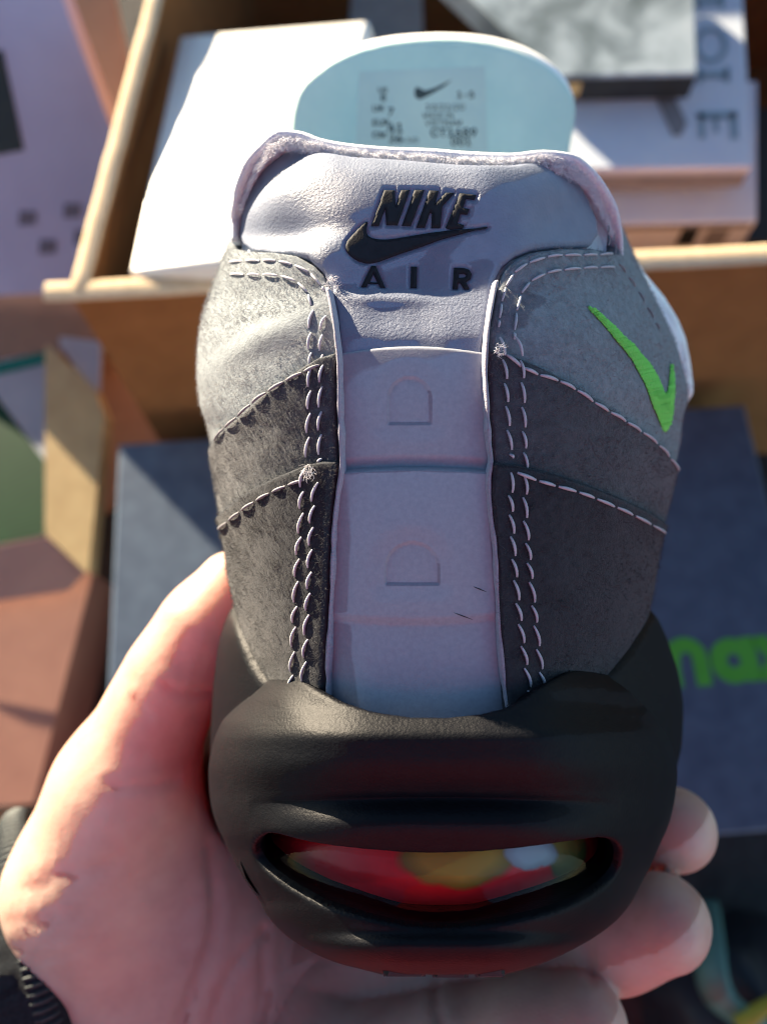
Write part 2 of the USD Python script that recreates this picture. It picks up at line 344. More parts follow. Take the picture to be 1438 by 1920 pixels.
ply = mat('plywood', {'t': ('texture_coordinate', {}), 'm': ('mapping', {'scale': (60, 60, 6)}), 'n': ('noise_texture', {'scale': 1, 'detail': 5, 'distortion': 0.5}),
    'r': ('rgb_ramp', {'ramp': [(.3, (.42, .29, .13)), (.7, (.52, .38, .18))]}), 'p': ('principled_bsdf', {'roughness': 0.7})}, [('t.object', 'm.vector'), ('m.vector', 'n.vector'), ('n.fac', 'r.fac'), ('r.color', 'p.base_color')])
red_card = rough_mat('red_brown_card', (0.363, 0.179, 0.130), (0.435, 0.224, 0.158), 40, 0.8, 0.15, 300, 0.0004)
ground_mat = rough_mat('ground_asphalt', (.035, .033, .033), (.075, .07, .066), 60, 0.9, 0.8, 220, 0.003, 0.3)
bag_mat = rough_mat('dark_bag', (.014, .017, .022), (.03, .035, .045), 60, 0.5, 0.4, 150, 0.001, 0.4)
strap_mat = rough_mat('teal_strap', (.05, .16, .12), (.09, .24, .19), 60, 0.45, 0.3, 500, 0.0004, 0.5)
yellow_mat = rough_mat('yellow_strap', (.45, .36, .04), (.55, .44, .06), 60, 0.5, 0.2)
sleeve_mat = rough_mat('sleeve_knit', (.010, .013, .016), (.028, .034, .040), 1200, 0.85, 1.0, 1800, 0.0006, 0.2, 0.02)
hem_mat = rough_mat('sleeve_hem_thread', (.022, .03, .03), (.05, .06, .06), 900, 0.6, 0.6, 1800, 0.0004, 0.5)
sweater_mat = rough_mat('red_sweater', (0.1413, 0.0054, 0.0090), (0.1764, 0.0099, 0.0108), 120, 0.9, 0.5, 500, 0.002, 0.2)
lint_mat = rough_mat('lint', (.8, .78, .78), (.85, .83, .83), 300, 0.8, 0)
skin = mat('skin', {'t': ('texture_coordinate', {}),
    'n': ('noise_texture', {'scale': 70, 'detail': 4, 'roughness': 0.6}), 'r': ('rgb_ramp', {'ramp': [(.3, (.44, .275, .215)), (.5, (.51, .335, .26)), (.7, (.55, .38, .295))]}),
    'v': ('voronoi_texture', {'scale': 1300, 'feature': 'distance_to_edge'}), 'n3': ('noise_texture', {'scale': 350, 'detail': 4}),
    'mx': ('math', {'math_type': 'multiply_add', 'value2': 0.6}), 'b': ('bump', {'strength': 0.3, 'distance': 0.00035}),
    'p': ('principled_bsdf', {'roughness': 0.46, 'specular_ior_level': 0.4, 'subsurface_weight': 0.35, 'subsurface_radius': (1, .3, .18), 'subsurface_scale': 0.0025, 'subsurface_method': 'random_walk'})},
    [('t.object', 'n.vector'), ('t.object', 'v.vector'), ('t.object', 'n3.vector'), ('n.fac', 'r.fac'), ('r.color', 'p.base_color'), ('v.distance', 'mx.value1'), ('n3.fac', 'mx.value3'), ('mx.value', 'b.height'), ('b.normal', 'p.normal')])
SHOE_AT = P(760, 1200, 0.17)
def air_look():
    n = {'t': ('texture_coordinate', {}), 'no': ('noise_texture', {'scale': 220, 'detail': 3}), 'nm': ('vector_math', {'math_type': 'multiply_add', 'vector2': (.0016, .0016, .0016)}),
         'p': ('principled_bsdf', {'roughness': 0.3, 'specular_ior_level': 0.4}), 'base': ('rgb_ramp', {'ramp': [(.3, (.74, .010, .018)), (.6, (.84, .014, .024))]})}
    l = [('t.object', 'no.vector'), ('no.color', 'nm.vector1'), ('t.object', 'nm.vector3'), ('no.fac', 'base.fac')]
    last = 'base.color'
    for k, (u, v, rx, ry, c, c2) in enumerate(((862, 1612, .0095, .0042, (.50, .38, .05), (.16, .12, .02)), (1094, 1600, .0046, .0050, (.34, .28, .07), (.10, .09, .03)), (1012, 1604, .0048, .0026, (.42, .60, .70), (.30, .34, .40)))):  # olive and pale sky reflections, painted as soft blobs over the red base
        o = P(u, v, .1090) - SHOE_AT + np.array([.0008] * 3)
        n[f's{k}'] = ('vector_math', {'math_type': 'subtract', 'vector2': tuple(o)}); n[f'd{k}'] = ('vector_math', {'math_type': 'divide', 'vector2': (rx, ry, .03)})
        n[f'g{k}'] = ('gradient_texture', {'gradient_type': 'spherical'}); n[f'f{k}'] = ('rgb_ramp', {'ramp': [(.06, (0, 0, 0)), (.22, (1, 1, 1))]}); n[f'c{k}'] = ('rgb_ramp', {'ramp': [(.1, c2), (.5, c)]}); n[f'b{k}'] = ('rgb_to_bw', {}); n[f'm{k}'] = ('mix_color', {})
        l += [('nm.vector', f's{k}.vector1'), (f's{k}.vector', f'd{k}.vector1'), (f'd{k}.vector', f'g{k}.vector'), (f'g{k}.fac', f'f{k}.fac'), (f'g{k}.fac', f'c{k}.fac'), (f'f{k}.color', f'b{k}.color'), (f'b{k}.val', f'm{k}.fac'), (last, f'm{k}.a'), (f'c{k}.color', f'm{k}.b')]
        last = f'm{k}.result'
    return mat('air_unit_tint_and_reflections', n, l + [(last, 'p.base_color')])
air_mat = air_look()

film_mat = mat('clear_film', {'f': ('fresnel', {'IOR': 1.22}), 'a': ('transparent_bsdf', {'color': (.97, .95, .93)}), 'g': ('glossy_bsdf', {'color': (1, 1, 1), 'roughness': 0.03}), 'x': ('mix_closure', {})},
    [('f.fac', 'x.fac'), ('a.BSDF', 'x.closure1'), ('g.BSDF', 'x.closure2')], surface='x.closure')
# ------------------------------------------------------------------ the ground
g = 40.0
obj('ground', (np.array([[-g, -g, 0], [g, -g, 0], [g, g, 0], [-g, g, 0]]), np.array([[0, 1, 2], [0, 2, 3]])), ground_mat, kind='structure')

# ------------------------------------------------------------------ the shoe
SHOE_AT = P(760, 1200, 0.17)
shoe = begin('sneaker', SHOE_AT, label='grey suede and black soled sneaker held up heel first in the hand', category='sneaker')
upL = [(255, 512), (270, 496), (320, 466), (360, 455), (400, 445), (450, 432), (500, 414), (550, 396), (600, 380), (650, 373), (700, 372), (750, 376), (800, 386), (850, 396), (900, 406), (950, 413), (1000, 420), (1050, 428), (1100, 438), (1150, 451), (1200, 464), (1250, 484), (1340, 510)]
upR = [(255, 1040), (300, 1085), (350, 1128), (400, 1152), (450, 1174), (500, 1196), (550, 1220), (600, 1246), (650, 1267), (700, 1281), (740, 1289), (780, 1286), (850, 1276), (880, 1268), (950, 1251), (1000, 1241), (1050, 1231), (1100, 1222), (1150, 1210), (1200, 1192), (1250, 1170), (1340, 1140)]
_t = lambda v: 8 if v < 780 else (15 if v < 980 else 22)
upL = [(v, u + _t(v)) for v, u in upL]; upR = [(v, u - _t(v)) for v, u in upR]
upC = [(255, 775), (1340, 775)]
upD = [(255, .1250), (290, .1200), (330, .1156), (380, .1140), (450, .1132), (500, .1128), (540, .1123), (600, .1105), (640, .1096), (760, .1091), (900, .1090), (1050, .1089), (1200, .1089), (1340, .1092)]
bL = [(255, .018), (350, .026), (500, .030), (1340, .032)]
bR = [(255, .020), (350, .030), (500, .038), (700, .044), (1000, .040), (1340, .036)]
Surf.A0 = 17.0
upper = Surf(upL, upR, upC, upD, bL, bR, back=0.16, taper=0.006)

# base shell under the panels
th = np.linspace(-178, 178, 90); vv = np.linspace(302, 1345, 70)
TH, VV = np.meshgrid(th, vv); D = np.stack([TH * Surf.K, VV], -1)
V = (upper.pt(D) - upper.norm(D) * 0.0012).reshape(-1, 3); n, m = TH.shape
i, j = np.meshgrid(np.arange(n - 1), np.arange(m - 1), indexing='ij'); a = i * m + j
shell = (V, np.concatenate([np.stack([a, a + m, a + m + 1], -1).reshape(-1, 3), np.stack([a, a + m + 1, a + 1], -1).reshape(-1, 3)]))
obj('upper_shell', shell, lining, shoe, smooth=True)

# forefoot (behind the heel): sections across the shoe's length
def cam_loft(sections, nseg=40, cap=True):
    rings = []
    for (d, cx, cy, hw, top, bot) in sections:
        a = np.linspace(0, 2 * np.pi, nseg, endpoint=False); c, s = np.cos(a), np.sin(a)
        x = cx + hw * np.sign(c) * np.abs(c) ** 0.75; y = cy + np.where(s > 0, top, bot) * np.sign(s) * np.abs(s) ** 0.75
        rings.append(camw(x, y, np.full(nseg, d)))
    V = np.vstack(rings); n = len(rings)
    i, j = np.meshgrid(np.arange(n - 1), np.arange(nseg), indexing='ij'); j2 = (j + 1) % nseg
    a, b, c, d = i * nseg + j, i * nseg + j2, (i + 1) * nseg + j2, (i + 1) * nseg + j
    Fc = [np.stack([a, c, b], -1).reshape(-1, 3), np.stack([a, d, c], -1).reshape(-1, 3)]
    if cap:
        V = np.vstack([V, rings[-1].mean(0)]); e = (n - 1) * nseg; k = np.arange(nseg)
        Fc.append(np.stack([e + k, np.full(nseg, len(V) - 1), e + (k + 1) % nseg], -1))
    return V, np.vstack(Fc)
obj('forefoot_upper', cam_loft([(.150, .008, .002, .028, .030, .032), (.19, .010, -.002, .031, .030, .030), (.235, .012, -.010, .036, .030, .026), (.28, .013, -.018, .040, .024, .020), (.315, .013, -.026, .037, .016, .014), (.338, .012, -.032, .024, .008, .008)]), suede_light, shoe, smooth=True)
obj('forefoot_midsole', cam_loft([(.125, .008, -.050, .030, .014, .014), (.14, .006, -.050, .034, .013, .017), (.155, .004, -.050, .035, .013, .021), (.172, .002, -.050, .0405, .018, .030), (.20, .003, -.050, .041, .018, .034), (.23, .011, -.050, .040, .011, .033), (.275, .013, -.048, .045, .011, .028), (.315, .013, -.046, .042, .011, .010), (.345, .012, -.042, .028, .009, .008)]), foam_black, shoe, smooth=True)  # middle sections widened out of view to block sun from the palm

# heel tab (with its debossed print) ------------------------------------------------
Z = lambda pts, x0=630., y0=330., k=300 / 1438.: [(x0 + a * k, y0 + b * k) for a, b in pts]
letters = {
 'letter_n': Z([(315, 455), (432, 135), (528, 135), (535, 270), (585, 130), (662, 130), (552, 440), (452, 440), (440, 300), (385, 450)]),
 'letter_i': Z([(592, 440), (705, 128), (792, 128), (672, 440)]),
 'letter_k': Z([(722, 452), (838, 130), (922, 135), (890, 245), (985, 150), (1060, 155), (955, 265), (938, 455), (858, 455), (862, 330), (845, 320), (797, 452)]),
 'letter_e': Z([(985, 455), (1110, 160), (1255, 185), (1240, 222), (1165, 210), (1140, 290), (1195, 302), (1180, 345), (1118, 340), (1090, 420), (1150, 440), (1140, 468), (1030, 475)]),
 'check_mark': smoothpoly(Z([(283, 418), (277, 470), (275, 505), (285, 535), (320, 560), (400, 572), (500, 565), (650, 535), (850, 500), (1100, 478), (1290, 470), (1355, 464), (1345, 476), (1250, 490), (1100, 522), (950, 560), (800, 612), (650, 665), (500, 722), (380, 772), (300, 790), (200, 775), (125, 725), (98, 670), (110, 600), (150, 540), (210, 470)]), 110),
 'letter_a': Z([(228, 1010), (318, 812), (358, 812), (442, 1012), (395, 1008), (380, 975), (290, 975), (275, 1008)]),
 'letter_i_small': Z([(668, 1005), (674, 808), (728, 808), (724, 1005)]),
 'letter_r': Z([(1045, 1020), (1060, 825), (1150, 828), (1195, 845), (1218, 885), (1205, 930), (1165, 958), (1195, 1025), (1150, 1025), (1115, 965), (1098, 965), (1092, 1022)]),
}
holes = {'letter_a': [Z([(305, 965), (335, 885), (372, 965)])], 'letter_r': [Z([(1105, 880), (1150, 878), (1168, 895), (1155, 915), (1102, 918)])]}
logo_all = shapely.union_all([Polygon(p).buffer(0).buffer(2.6) for p in letters.values()])
for p in getattr(logo_all, 'geoms', [logo_all]): shapely.prepare(p)
shapely.prepare(logo_all)
tab_px = [(458, 458), (450, 445), (452, 425), (462, 395), (480, 352), (500, 318), (520, 296), (548, 283), (600, 290), (660, 296), (740, 300), (830, 307), (900, 313), (960, 312), (1020, 304), (1050, 314), (1078, 342), (1100, 375), (1116, 415), (1117, 442), (1105, 462), (1040, 463), (1000, 468), (965, 482), (940, 502), (926, 530), (918, 580), (908, 640), (902, 690), (640, 690), (637, 640), (632, 590), (622, 545), (608, 515), (585, 492), (550, 478), (510, 474), (475, 470)]
def gau(u, v, x, y, sx, sy, rot=0.0):
    c, s = math.cos(rot), math.sin(rot); a, b = (u - x) * c + (v - y) * s, -(u - x) * s + (v - y) * c
    return np.exp(-(a / sx) ** 2 - (b / sy) ** 2)
def tab_relief(u, v):
    pts = shapely.points(u, v); dl = shapely.distance(logo_all, pts)
    r = -0.00024 * (1 - sstep(0.0, 3.2, dl))
    r = r - 0.0014 * gau(u, v, 545, 440, 90, 28, -0.1) + 0.0012 * gau(u, v, 610, 480, 50, 40, 0.9) + 0.0008 * gau(u, v, 560, 360, 70, 30, -0.5)
    r = r - 0.0009 * gau(u, v, 800, 460, 120, 150) - 0.0010 * gau(u, v, 1050, 410, 60, 50)
    r = r + 0.0004 * gau(u, v, 720, 566, 100, 14) + 0.00025 * (meshkit.noise(np.stack([u / 60, v / 60, u * 0], -1), 3) - .5)
    return r
obj('heel_tab', sheet(upper, tab_px, h=0.0010, r=10, base=-0.0002, step=3.6, depth=0.002, relief=tab_relief, bstep=4), tab_leather, shoe, smooth=True)
tab_prim = stage.GetPrimAtPath(str(shoe.GetPath()) + '/heel_tab')
class Lifted(Surf):
    """A surface following another with its relief added."""
    def __init__(self, s, relief, base): self.s, self.rel, self.base = s, relief, base
    def dom(self, uv): return self.s.dom(uv)
    def uv(self, D): return self.s.uv(D)
    def pt(self, D):
        sh = np.asarray(D).shape; Dn = np.asarray(D, float).reshape(-1, 2); q = self.s.uv(Dn)
        return (self.s.pt(Dn) + self.s.norm(Dn) * (self.base + self.rel(q[:, 0], q[:, 1]))[:, None]).reshape(*sh[:-1], 3)
    def norm(self, D): return self.s.norm(D)
tab_top = Lifted(upper, tab_relief, 0.0008)
for k, p in letters.items():
    nm = {'letter_i_small': 'letter_i'}.get(k, k)
    obj(nm, sheet(tab_top, p, h=0.00020, r=3.5, base=0.00014, step=4, depth=0.0004, holes=holes.get(k, ()), bstep=3), black_print, tab_prim, smooth=True)

# padded collar: knit roll along the top edge ---------------------------------------
col = spline([(447, 452, .1345, 9), (450, 410, .1335, 10), (463, 360, .1305, 12), (484, 312, .1265, 14), (508, 280, .1240, 15), (532, 264, .1235, 15), (560, 266, .1235, 15), (605, 281, .1230, 15), (660, 291, .1228, 16), (730, 297, .1228, 16), (800, 300, .1228, 17), (880, 306, .1230, 17), (950, 308, .1232, 16), (1010, 302, .1240, 15), (1050, 306, .1250, 15), (1085, 328, .1270, 15), (1112, 360, .1295, 15), (1133, 400, .1325, 14), (1146, 445, .1350, 12), (1150, 480, .1365, 10)], 90)
obj('collar', tube(P(col[:, 0], col[:, 1] + 6, col[:, 2] + 0.0022), col[:, 3] / F * .125 * 1.12, 18, flat=0.0040, flatdir=FW), knit, shoe, smooth=True)
collar_prim = stage.GetPrimAtPath(str(shoe.GetPath()) + '/collar')
collar_face = Plane(lambda u, v: np.interp(u, col[:, 0], col[:, 2]) - 0.0019)
roll = np.vstack([np.stack([col[6:-4, 0], col[6:-4, 1] + 6 - col[6:-4, 3] * .98], 1), np.stack([col[6:-4, 0], col[6:-4, 1] + 6 + col[6:-4, 3] * .75], 1)[::-1]])
fuzz('fuzz', collar_face, roll, 9000, fibre_white, collar_prim, 0.0, (0.0005, 0.0013), 0.00005, 0.7, comb=(0, 0.6), seed=5)
# heel lining, seen just over the roll from higher up
lin = [(520, 262), (560, 268), (660, 292), (800, 300), (950, 306), (1020, 300), (1060, 312), (1110, 360), (1140, 420), (1120, 700), (480, 700), (450, 420), (470, 340)]
obj('heel_lining', sheet(Plane(.1345), lin, h=0.0, r=4, step=30, depth=0.002), lining, shoe, smooth=True)

# suede panels: each tone left and right ------------------------------------------------
LEFT, RIGHT = -400, 400   # how far beyond the outline a panel wraps round the side
def wrap_left(v0, v1, n=6, over=70): return [(float(upper.uL(v)) - over, v) for v in np.linspace(v0, v1, n)]
def wrap_right(v0, v1, n=6, over=90): return [(float(upper.uR(v)) + over, v) for v in np.linspace(v0, v1, n)]
panels = []
# left: light, middle, dark (each lower piece overlaps the one above)
l_light = [(440, 468), (475, 474), (520, 476), (560, 482), (592, 499), (612, 520), (624, 548), (632, 585), (636, 640), (634, 700), (600, 716), (540, 748), (480, 788), (430, 830), (405, 862), (385, 880)] + wrap_left(880, 330) + [(462, 330), (452, 370), (446, 410), (441, 445)]
l_mid = [(636, 664), (632, 700), (634, 800), (638, 880), (630, 900), (560, 920), (500, 950), (450, 985), (418, 1010)] + wrap_left(1010, 850) + [(402, 850), (425, 815), (460, 780), (510, 738), (560, 702), (600, 676)]
l_dark = [(640, 866), (636, 900), (630, 980), (628, 1080), (626, 1200), (627, 1318), (590, 1310), (520, 1300), (480, 1290)] + wrap_left(1300, 975) + [(420, 975), (440, 955), (480, 925), (530, 897), (585, 873), (612, 866)]
r_light = [(1150, 478), (1100, 468), (1050, 468), (1000, 474), (965, 488), (943, 510), (930, 545), (922, 590), (914, 640), (914, 690), (960, 700), (1010, 722), (1080, 760), (1150, 800), (1215, 845), (1262, 890), (1275, 900)] + wrap_right(900, 360) + [(1128, 360), (1140, 400), (1150, 440)]
r_mid = [(908, 660), (912, 760), (916, 830), (920, 885), (960, 900), (1020, 915), (1100, 945), (1170, 975), (1225, 1008), (1245, 1020)] + wrap_right(1020, 880) + [(1262, 880), (1230, 842), (1180, 802), (1120, 760), (1060, 722), (1000, 690), (950, 668)]
r_dark = [(918, 868), (914, 930), (922, 1020), (926, 1120), (930, 1220), (936, 1335), (1000, 1320), (1100, 1290), (1170, 1290)] + wrap_right(1290, 985) + [(1240, 985), (1200, 958), (1140, 932), (1080, 908), (1020, 888), (960, 872)]
def grain(seed, amp):
    return lambda u, v: amp * (meshkit.fbm(np.stack([u / 45, v / 45, u * 0 + seed], -1), 3, seed) - .5)
fold_l = lambda u, v: 0.0007 * gau(u, v, 500, 640, 90, 26, -0.45) - 0.0006 * gau(u, v, 480, 560, 100, 30, -0.1) + 0.0004 * (meshkit.fbm(np.stack([u / 70, v / 70, u * 0], -1), 3, 4) - .5)
for nm, poly, hh, m_, rel, fib, cnt, lab in (
    ('suede_panel', l_light, .0009, suede_light, fold_l, fibre_light, 11000, 'light grey fuzzy suede panel left of the heel strip'),
    ('suede_panel', l_mid, .0017, suede_mid, grain(2, .0004), fibre_mid, 6500, 'mid grey suede panel left of the heel strip'),
    ('suede_panel', l_dark, .0025, suede_dark, grain(3, .0004), fibre_dark, 8000, 'dark grey suede panel left of the heel strip'),
    ('suede_panel', r_light, .0009, suede_light, grain(5, .00018), fibre_light, 9000, 'light grey suede panel right of the heel strip'),
    ('suede_panel', r_mid, .0017, suede_mid, grain(6, .0004), fibre_mid, 5000, 'mid grey suede panel right of the heel strip'),
    ('suede_panel', r_dark, .0025, suede_dark, grain(7, .0004), fibre_dark, 6000, 'dark grey suede panel right of the heel strip')):
    p = obj(nm, sheet(upper, poly, h=0.0009, r=9, base=hh - 0.0009, step=7, depth=0.0022, relief=rel), m_, shoe, smooth=True, label=lab)
    fuzz('fuzz', upper, poly, int(cnt * 1.2), fib, p, hh, (0.00025, 0.0008), 0.00004, 1.0, seed=cnt)
    panels.append(p)
LL, LM, LD, RL, RM, RD = panels

# centre strip with its two stepped pads and D-shaped dents --------------------------------
def arch(x0, x1, y0, y1):
    t = np.linspace(np.pi, 0, 19); w = (x1 - x0) / 2; hgt = min(w, (y1 - y0) * .62)
    return [(x0, y1)] + [((x0 + x1) / 2 + w * math.cos(a), y0 + hgt - hgt * math.sin(a)) for a in t] + [(x1, y1)]
D1, D2 = Polygon(arch(729, 805, 712, 795)), Polygon(arch(724, 820, 1018, 1092))
def strip_relief(u, v):
    x = (u - 775) / 135
    e1 = 664 - 12 * (1 - x * x); e2 = 884 - 6 * (1 - x * x); e3 = 1168 + 8 * (1 - x * x) - 6
    r = 0.0006 * sstep(e1 - 3, e1 + 4, v) * (1 - 0.6 * sstep(e1 + 40, e2 - 4, v))
    r = r + 0.0009 * sstep(e2 - 3, e2 + 4, v) * (1 - 0.25 * sstep(900, e3 - 30, v)) - 0.0004 * sstep(e3 - 16, e3 + 4, v)
    r = r - 0.0005 * sstep(e2 - 26, e2 - 6, v) * (1 - sstep(e2 - 3, e2 + 4, v))
    puff = lambda a, b: np.clip(1 - x * x, 0, 1) ** .8 * np.sin(np.pi * np.clip((v - a) / (b - a), 0, 1)) ** .8
    r = r + 0.0005 * puff(e1, e2) + 0.0005 * puff(e2, e3)
    pts = shapely.points(u, v)
    for Dp, depth in ((D1, .0006), (D2, .00065)):
        dd = shapely.distance(Dp, pts)
        r = r - depth * 0.38 * (1 - sstep(1.0, 40, dd))
        r = r - 0.00022 * (1 - sstep(0.0, 2.5, dd))
    return r
strip_px = [(638, 640), (650, 640), (770, 632), (895, 640), (912, 640), (914, 760), (918, 880), (920, 1000), (928, 1120), (934, 1230), (942, 1335), (850, 1352), (770, 1350), (690, 1336), (622, 1318), (624, 1180), (630, 1050), (636, 900), (640, 780)]
strip = obj('heel_strip', sheet(upper, strip_px, h=0.0010, r=6, base=-0.0006, step=3.6, depth=0.0015, relief=strip_relief, bstep=4), strip_rubber, shoe, smooth=True)
strip_top = Lifted(upper, strip_relief, 0.0004)
for a, b in (((884, 1098), (908, 1108)), ((848, 1146), (884, 1160))):
    q = np.linspace(0, 1, 5)[:, None] * (np.array(b) - a) + a; Dm = upper.dom(q)
    obj('scuff', tube(strip_top.pt(Dm) + upper.norm(Dm) * 0.00004, [1e-5, 5e-5, 7e-5, 4e-5, 1e-5], 6), suede_dark, strip, smooth=True)

# pale binding along both edges of the strip ------------------------------------------------
for line in ([(622, 556), (630, 600), (636, 640), (641, 690), (642, 760), (645, 830), (646, 880), (640, 930), (634, 1000), (633, 1060), (630, 1140), (628, 1230), (629, 1308)],
             [(924, 540), (915, 590), (908, 640), (905, 700), (908, 760), (912, 830), (916, 866), (911, 900), (914, 960), (922, 1020), (926, 1100), (930, 1190), (936, 1270), (941, 1326)]):
    ln = spline(line, 160); Dl = upper.dom(ln[:, :2]); N = upper.norm(Dl)
    wob = 0.00018 * (meshkit.noise(np.stack([np.arange(160) / 5, np.zeros(160), np.zeros(160)], -1), 9) - .5)
    obj('binding', tube(upper.pt(Dl) + N * (0.0011 + wob)[:, None], 0.00036 + wob, 8, flat=0.0012, flatdir=N.mean(0)), cord_mat, shoe, smooth=True)

# stitching ----------------------------------------------------------------------------------
st = lambda line, par, h, **k: stitches(upper, spline(line, 80)[:, :2], par, k.pop('mat', thread), h, **k)
st([(440, 497), (480, 494), (520, 494), (552, 500), (580, 512), (600, 532), (612, 552)], LL, .0011, length=24, gap=5, rad=.00024)
st([(442, 520), (490, 520), (530, 522), (560, 532), (580, 552), (588, 580)], LL, .0011, length=24, gap=5, rad=.00024)
st([(590, 590), (586, 640), (590, 690)], LL, .0012, length=30, tilt=5)
st([(612, 600), (606, 640), (610, 690)], LL, .0012, length=30, tilt=5)
st([(590, 695), (590, 760), (588, 860)], LM, .0019, length=34, tilt=5)
st([(610, 690), (608, 760), (610, 868)], LM, .0019, length=34, tilt=5)
st([(586, 880), (586, 960), (582, 1050), (580, 1140), (577, 1230), (574, 1290)], LD, .0027, length=34, tilt=6)
st([(608, 905), (603, 960), (602, 1050), (600, 1150), (598, 1240), (598, 1298)], LD, .0027, length=34, tilt=6)
st([(606, 690), (560, 712), (510, 742), (470, 772), (440, 800), (420, 828)], LM, .0019, length=27, gap=3, rad=.00026, mat=thread_dim)
st([(588, 900), (550, 915), (500, 942), (460, 967), (430, 990), (416, 1006)], LD, .0027, length=24, gap=4, rad=.00026, mat=thread_dim)
st([(1138, 480), (1090, 483), (1040, 483), (1000, 492), (968, 508), (948, 535), (938, 570), (932, 620)], RL, .0011, length=27, gap=4, rad=.00026)
st([(1142, 506), (1080, 508), (1030, 514), (995, 528), (975, 552), (964, 590), (960, 640)], RL, .0011, length=27, gap=4, rad=.00026)
st([(934, 640), (940, 690), (944, 760), (948, 830), (952, 860)], RM, .0019, length=34, tilt=-5)
st([(962, 640), (970, 690), (972, 760), (974, 830), (976, 880)], RM, .0019, length=34, tilt=-5)
st([(950, 888), (946, 930), (948, 1000), (952, 1080), (958, 1160), (966, 1250), (973, 1312)], RD, .0027, length=33, gap=4, tilt=-6)
st([(972, 895), (969, 950), (972, 1020), (978, 1100), (984, 1180), (992, 1280)], RD, .0027, length=33, gap=4, tilt=-6)
st([(944, 672), (980, 700), (1040, 722), (1100, 757), (1160, 795), (1210, 830), (1240, 860), (1258, 884)], RM, .0019, length=30, gap=3, rad=.0003)
st([(958, 888), (1000, 905), (1060, 922), (1120, 945), (1180, 970), (1234, 1000)], RD, .0027, length=30, gap=4, rad=.0003)
st([(1120, 388), (1134, 420), (1140, 455), (1142, 482)], RL, .0011, length=20, gap=4, rad=.0002, mat=thread_dim)
st([(1108, 372), (1124, 410), (1130, 445), (1130, 476)], RL, .0011, length=20, gap=4, rad=.0002, mat=thread_dim)
st([(1150, 500), (1180, 542), (1205, 585), (1225, 622)], RL, .0011, length=22, gap=10, rad=.00022, mat=thread_dim)

# lint tufts on the seams
for (u0, v0, n_, sz, par, hh) in ((598, 884, 60, 11, LD, .003), (925, 666, 50, 9, RM, .0022), (626, 540, 60, 12, LL, .0012)):
    a = np.linspace(0, 2 * np.pi, 12, endpoint=False)
    fuzz('lint', upper, np.stack([u0 + sz * .8 * np.cos(a), v0 + sz * 1.3 * np.sin(a)], 1), n_, lint_mat, par, hh, (0.0004, 0.0012), 0.000045, 1.3, seed=n_)

# green embroidered mark on the right panel ----------------------------------------------
Zg = lambda pts: Z(pts, 1060., 560., 240 / 1355.)
green = Zg([(165, 105), (205, 100), (300, 180), (460, 320), (560, 420), (660, 500), (740, 600), (830, 700), (890, 800), (940, 900), (985, 1005), (1010, 985), (1030, 880), (1040, 690), (1062, 690), (1078, 780), (1095, 860), (1095, 960), (1085, 1100), (1065, 1280), (1030, 1390), (995, 1430), (955, 1400), (930, 1320), (880, 1180), (820, 1040), (770, 920), (700, 790), (630, 660), (550, 560), (470, 470), (370, 350), (270, 240), (180, 150)])
green = np.array(Polygon(green).buffer(0).buffer(-2.2).exterior.coords)[:-1]
gm = obj('embroidered_mark', sheet(upper, green, h=0.0004, r=8, base=0.0009, step=5, depth=0.001), neon, shoe, smooth=True)
gp = Polygon(green).buffer(0); k = 0
for s_ in np.arange(0, 1, 0.0055):      # satin threads laid across the mark
    v0 = 578 + s_ * 236
    a = LineString([(1040, v0 + 22), (1320, v0 - 34)]).intersection(gp.buffer(1.2))
    for sg in getattr(a, 'geoms', [a]):
        if sg.is_empty or sg.geom_type != 'LineString' or sg.length < 3: continue
        c = np.array(sg.coords); e = rng.normal(0, 0.5, 2); q = np.linspace(-0.02, 1.02, 7)[:, None] * (c[-1] - c[0]) + c[0] + e
        Dq = upper.dom(q); x = np.linspace(0, 1, 7)
        if k < 280: obj('satin_thread', tube(upper.pt(Dq) + upper.norm(Dq) * (0.0009 + 0.0005 * np.sin(np.pi * np.clip(x, .03, .97)) ** .5)[:, None], 0.000085, 5), neon, gm, smooth=True)
        k += 1

# fleece side of the opening on the right, and the tongue ---------------------------------
side = [(1172, 470), (1205, 520), (1240, 562), (1264, 602), (1280, 642), (1288, 685), (1293, 722), (1294, 745), (1262, 790), (1200, 760), (1150, 600), (1140, 500)]
sp = obj('side_lining', sheet(Plane(.168), side, h=0.008, r=60, step=10, depth=0.01), tongue_rim, shoe, smooth=True)
fuzz('fuzz', Plane(.1615), side[:8] + [(1230, 700), (1190, 600)], 2500, fibre_white, sp, 0.0, (0.0005, 0.0015), 0.00006, 0.9, seed=11)
tong = smoothpoly([(560, 420), (542, 300), (545, 225), (556, 172), (580, 136), (630, 100), (696, 76), (760, 66), (830, 63), (902, 68), (966, 84), (1024, 116), (1060, 156), (1074, 195), (1072, 240), (1060, 320), (1040, 420), (800, 450)], 120)
tsurf = Plane(lambda u, v: .205 + .003 * ((u - 800) / 270) ** 2 - (300 - v) * 0.000025)
tg = obj('tongue', sheet(tsurf, tong, h=0.007, r=62, step=9, depth=0.004), tongue_rim, shoe, smooth=True)
inner = smoothpoly([(578, 420), (556, 300), (560, 228), (574, 184), (602, 152), (648, 122), (708, 101), (765, 92), (830, 89), (897, 95), (954, 111), (1008, 139), (1042, 174), (1058, 208), (1057, 245), (1046, 320), (1020, 420), (800, 440)], 110)
tl = obj('tongue_lining', sheet(tsurf, inner, h=0.0010, r=14, base=0.0066, step=9, depth=0.003), tongue_mat, shoe, smooth=True)
ltop = lambda off: Lifted(tsurf, lambda u, v: u * 0, .0076 + off)
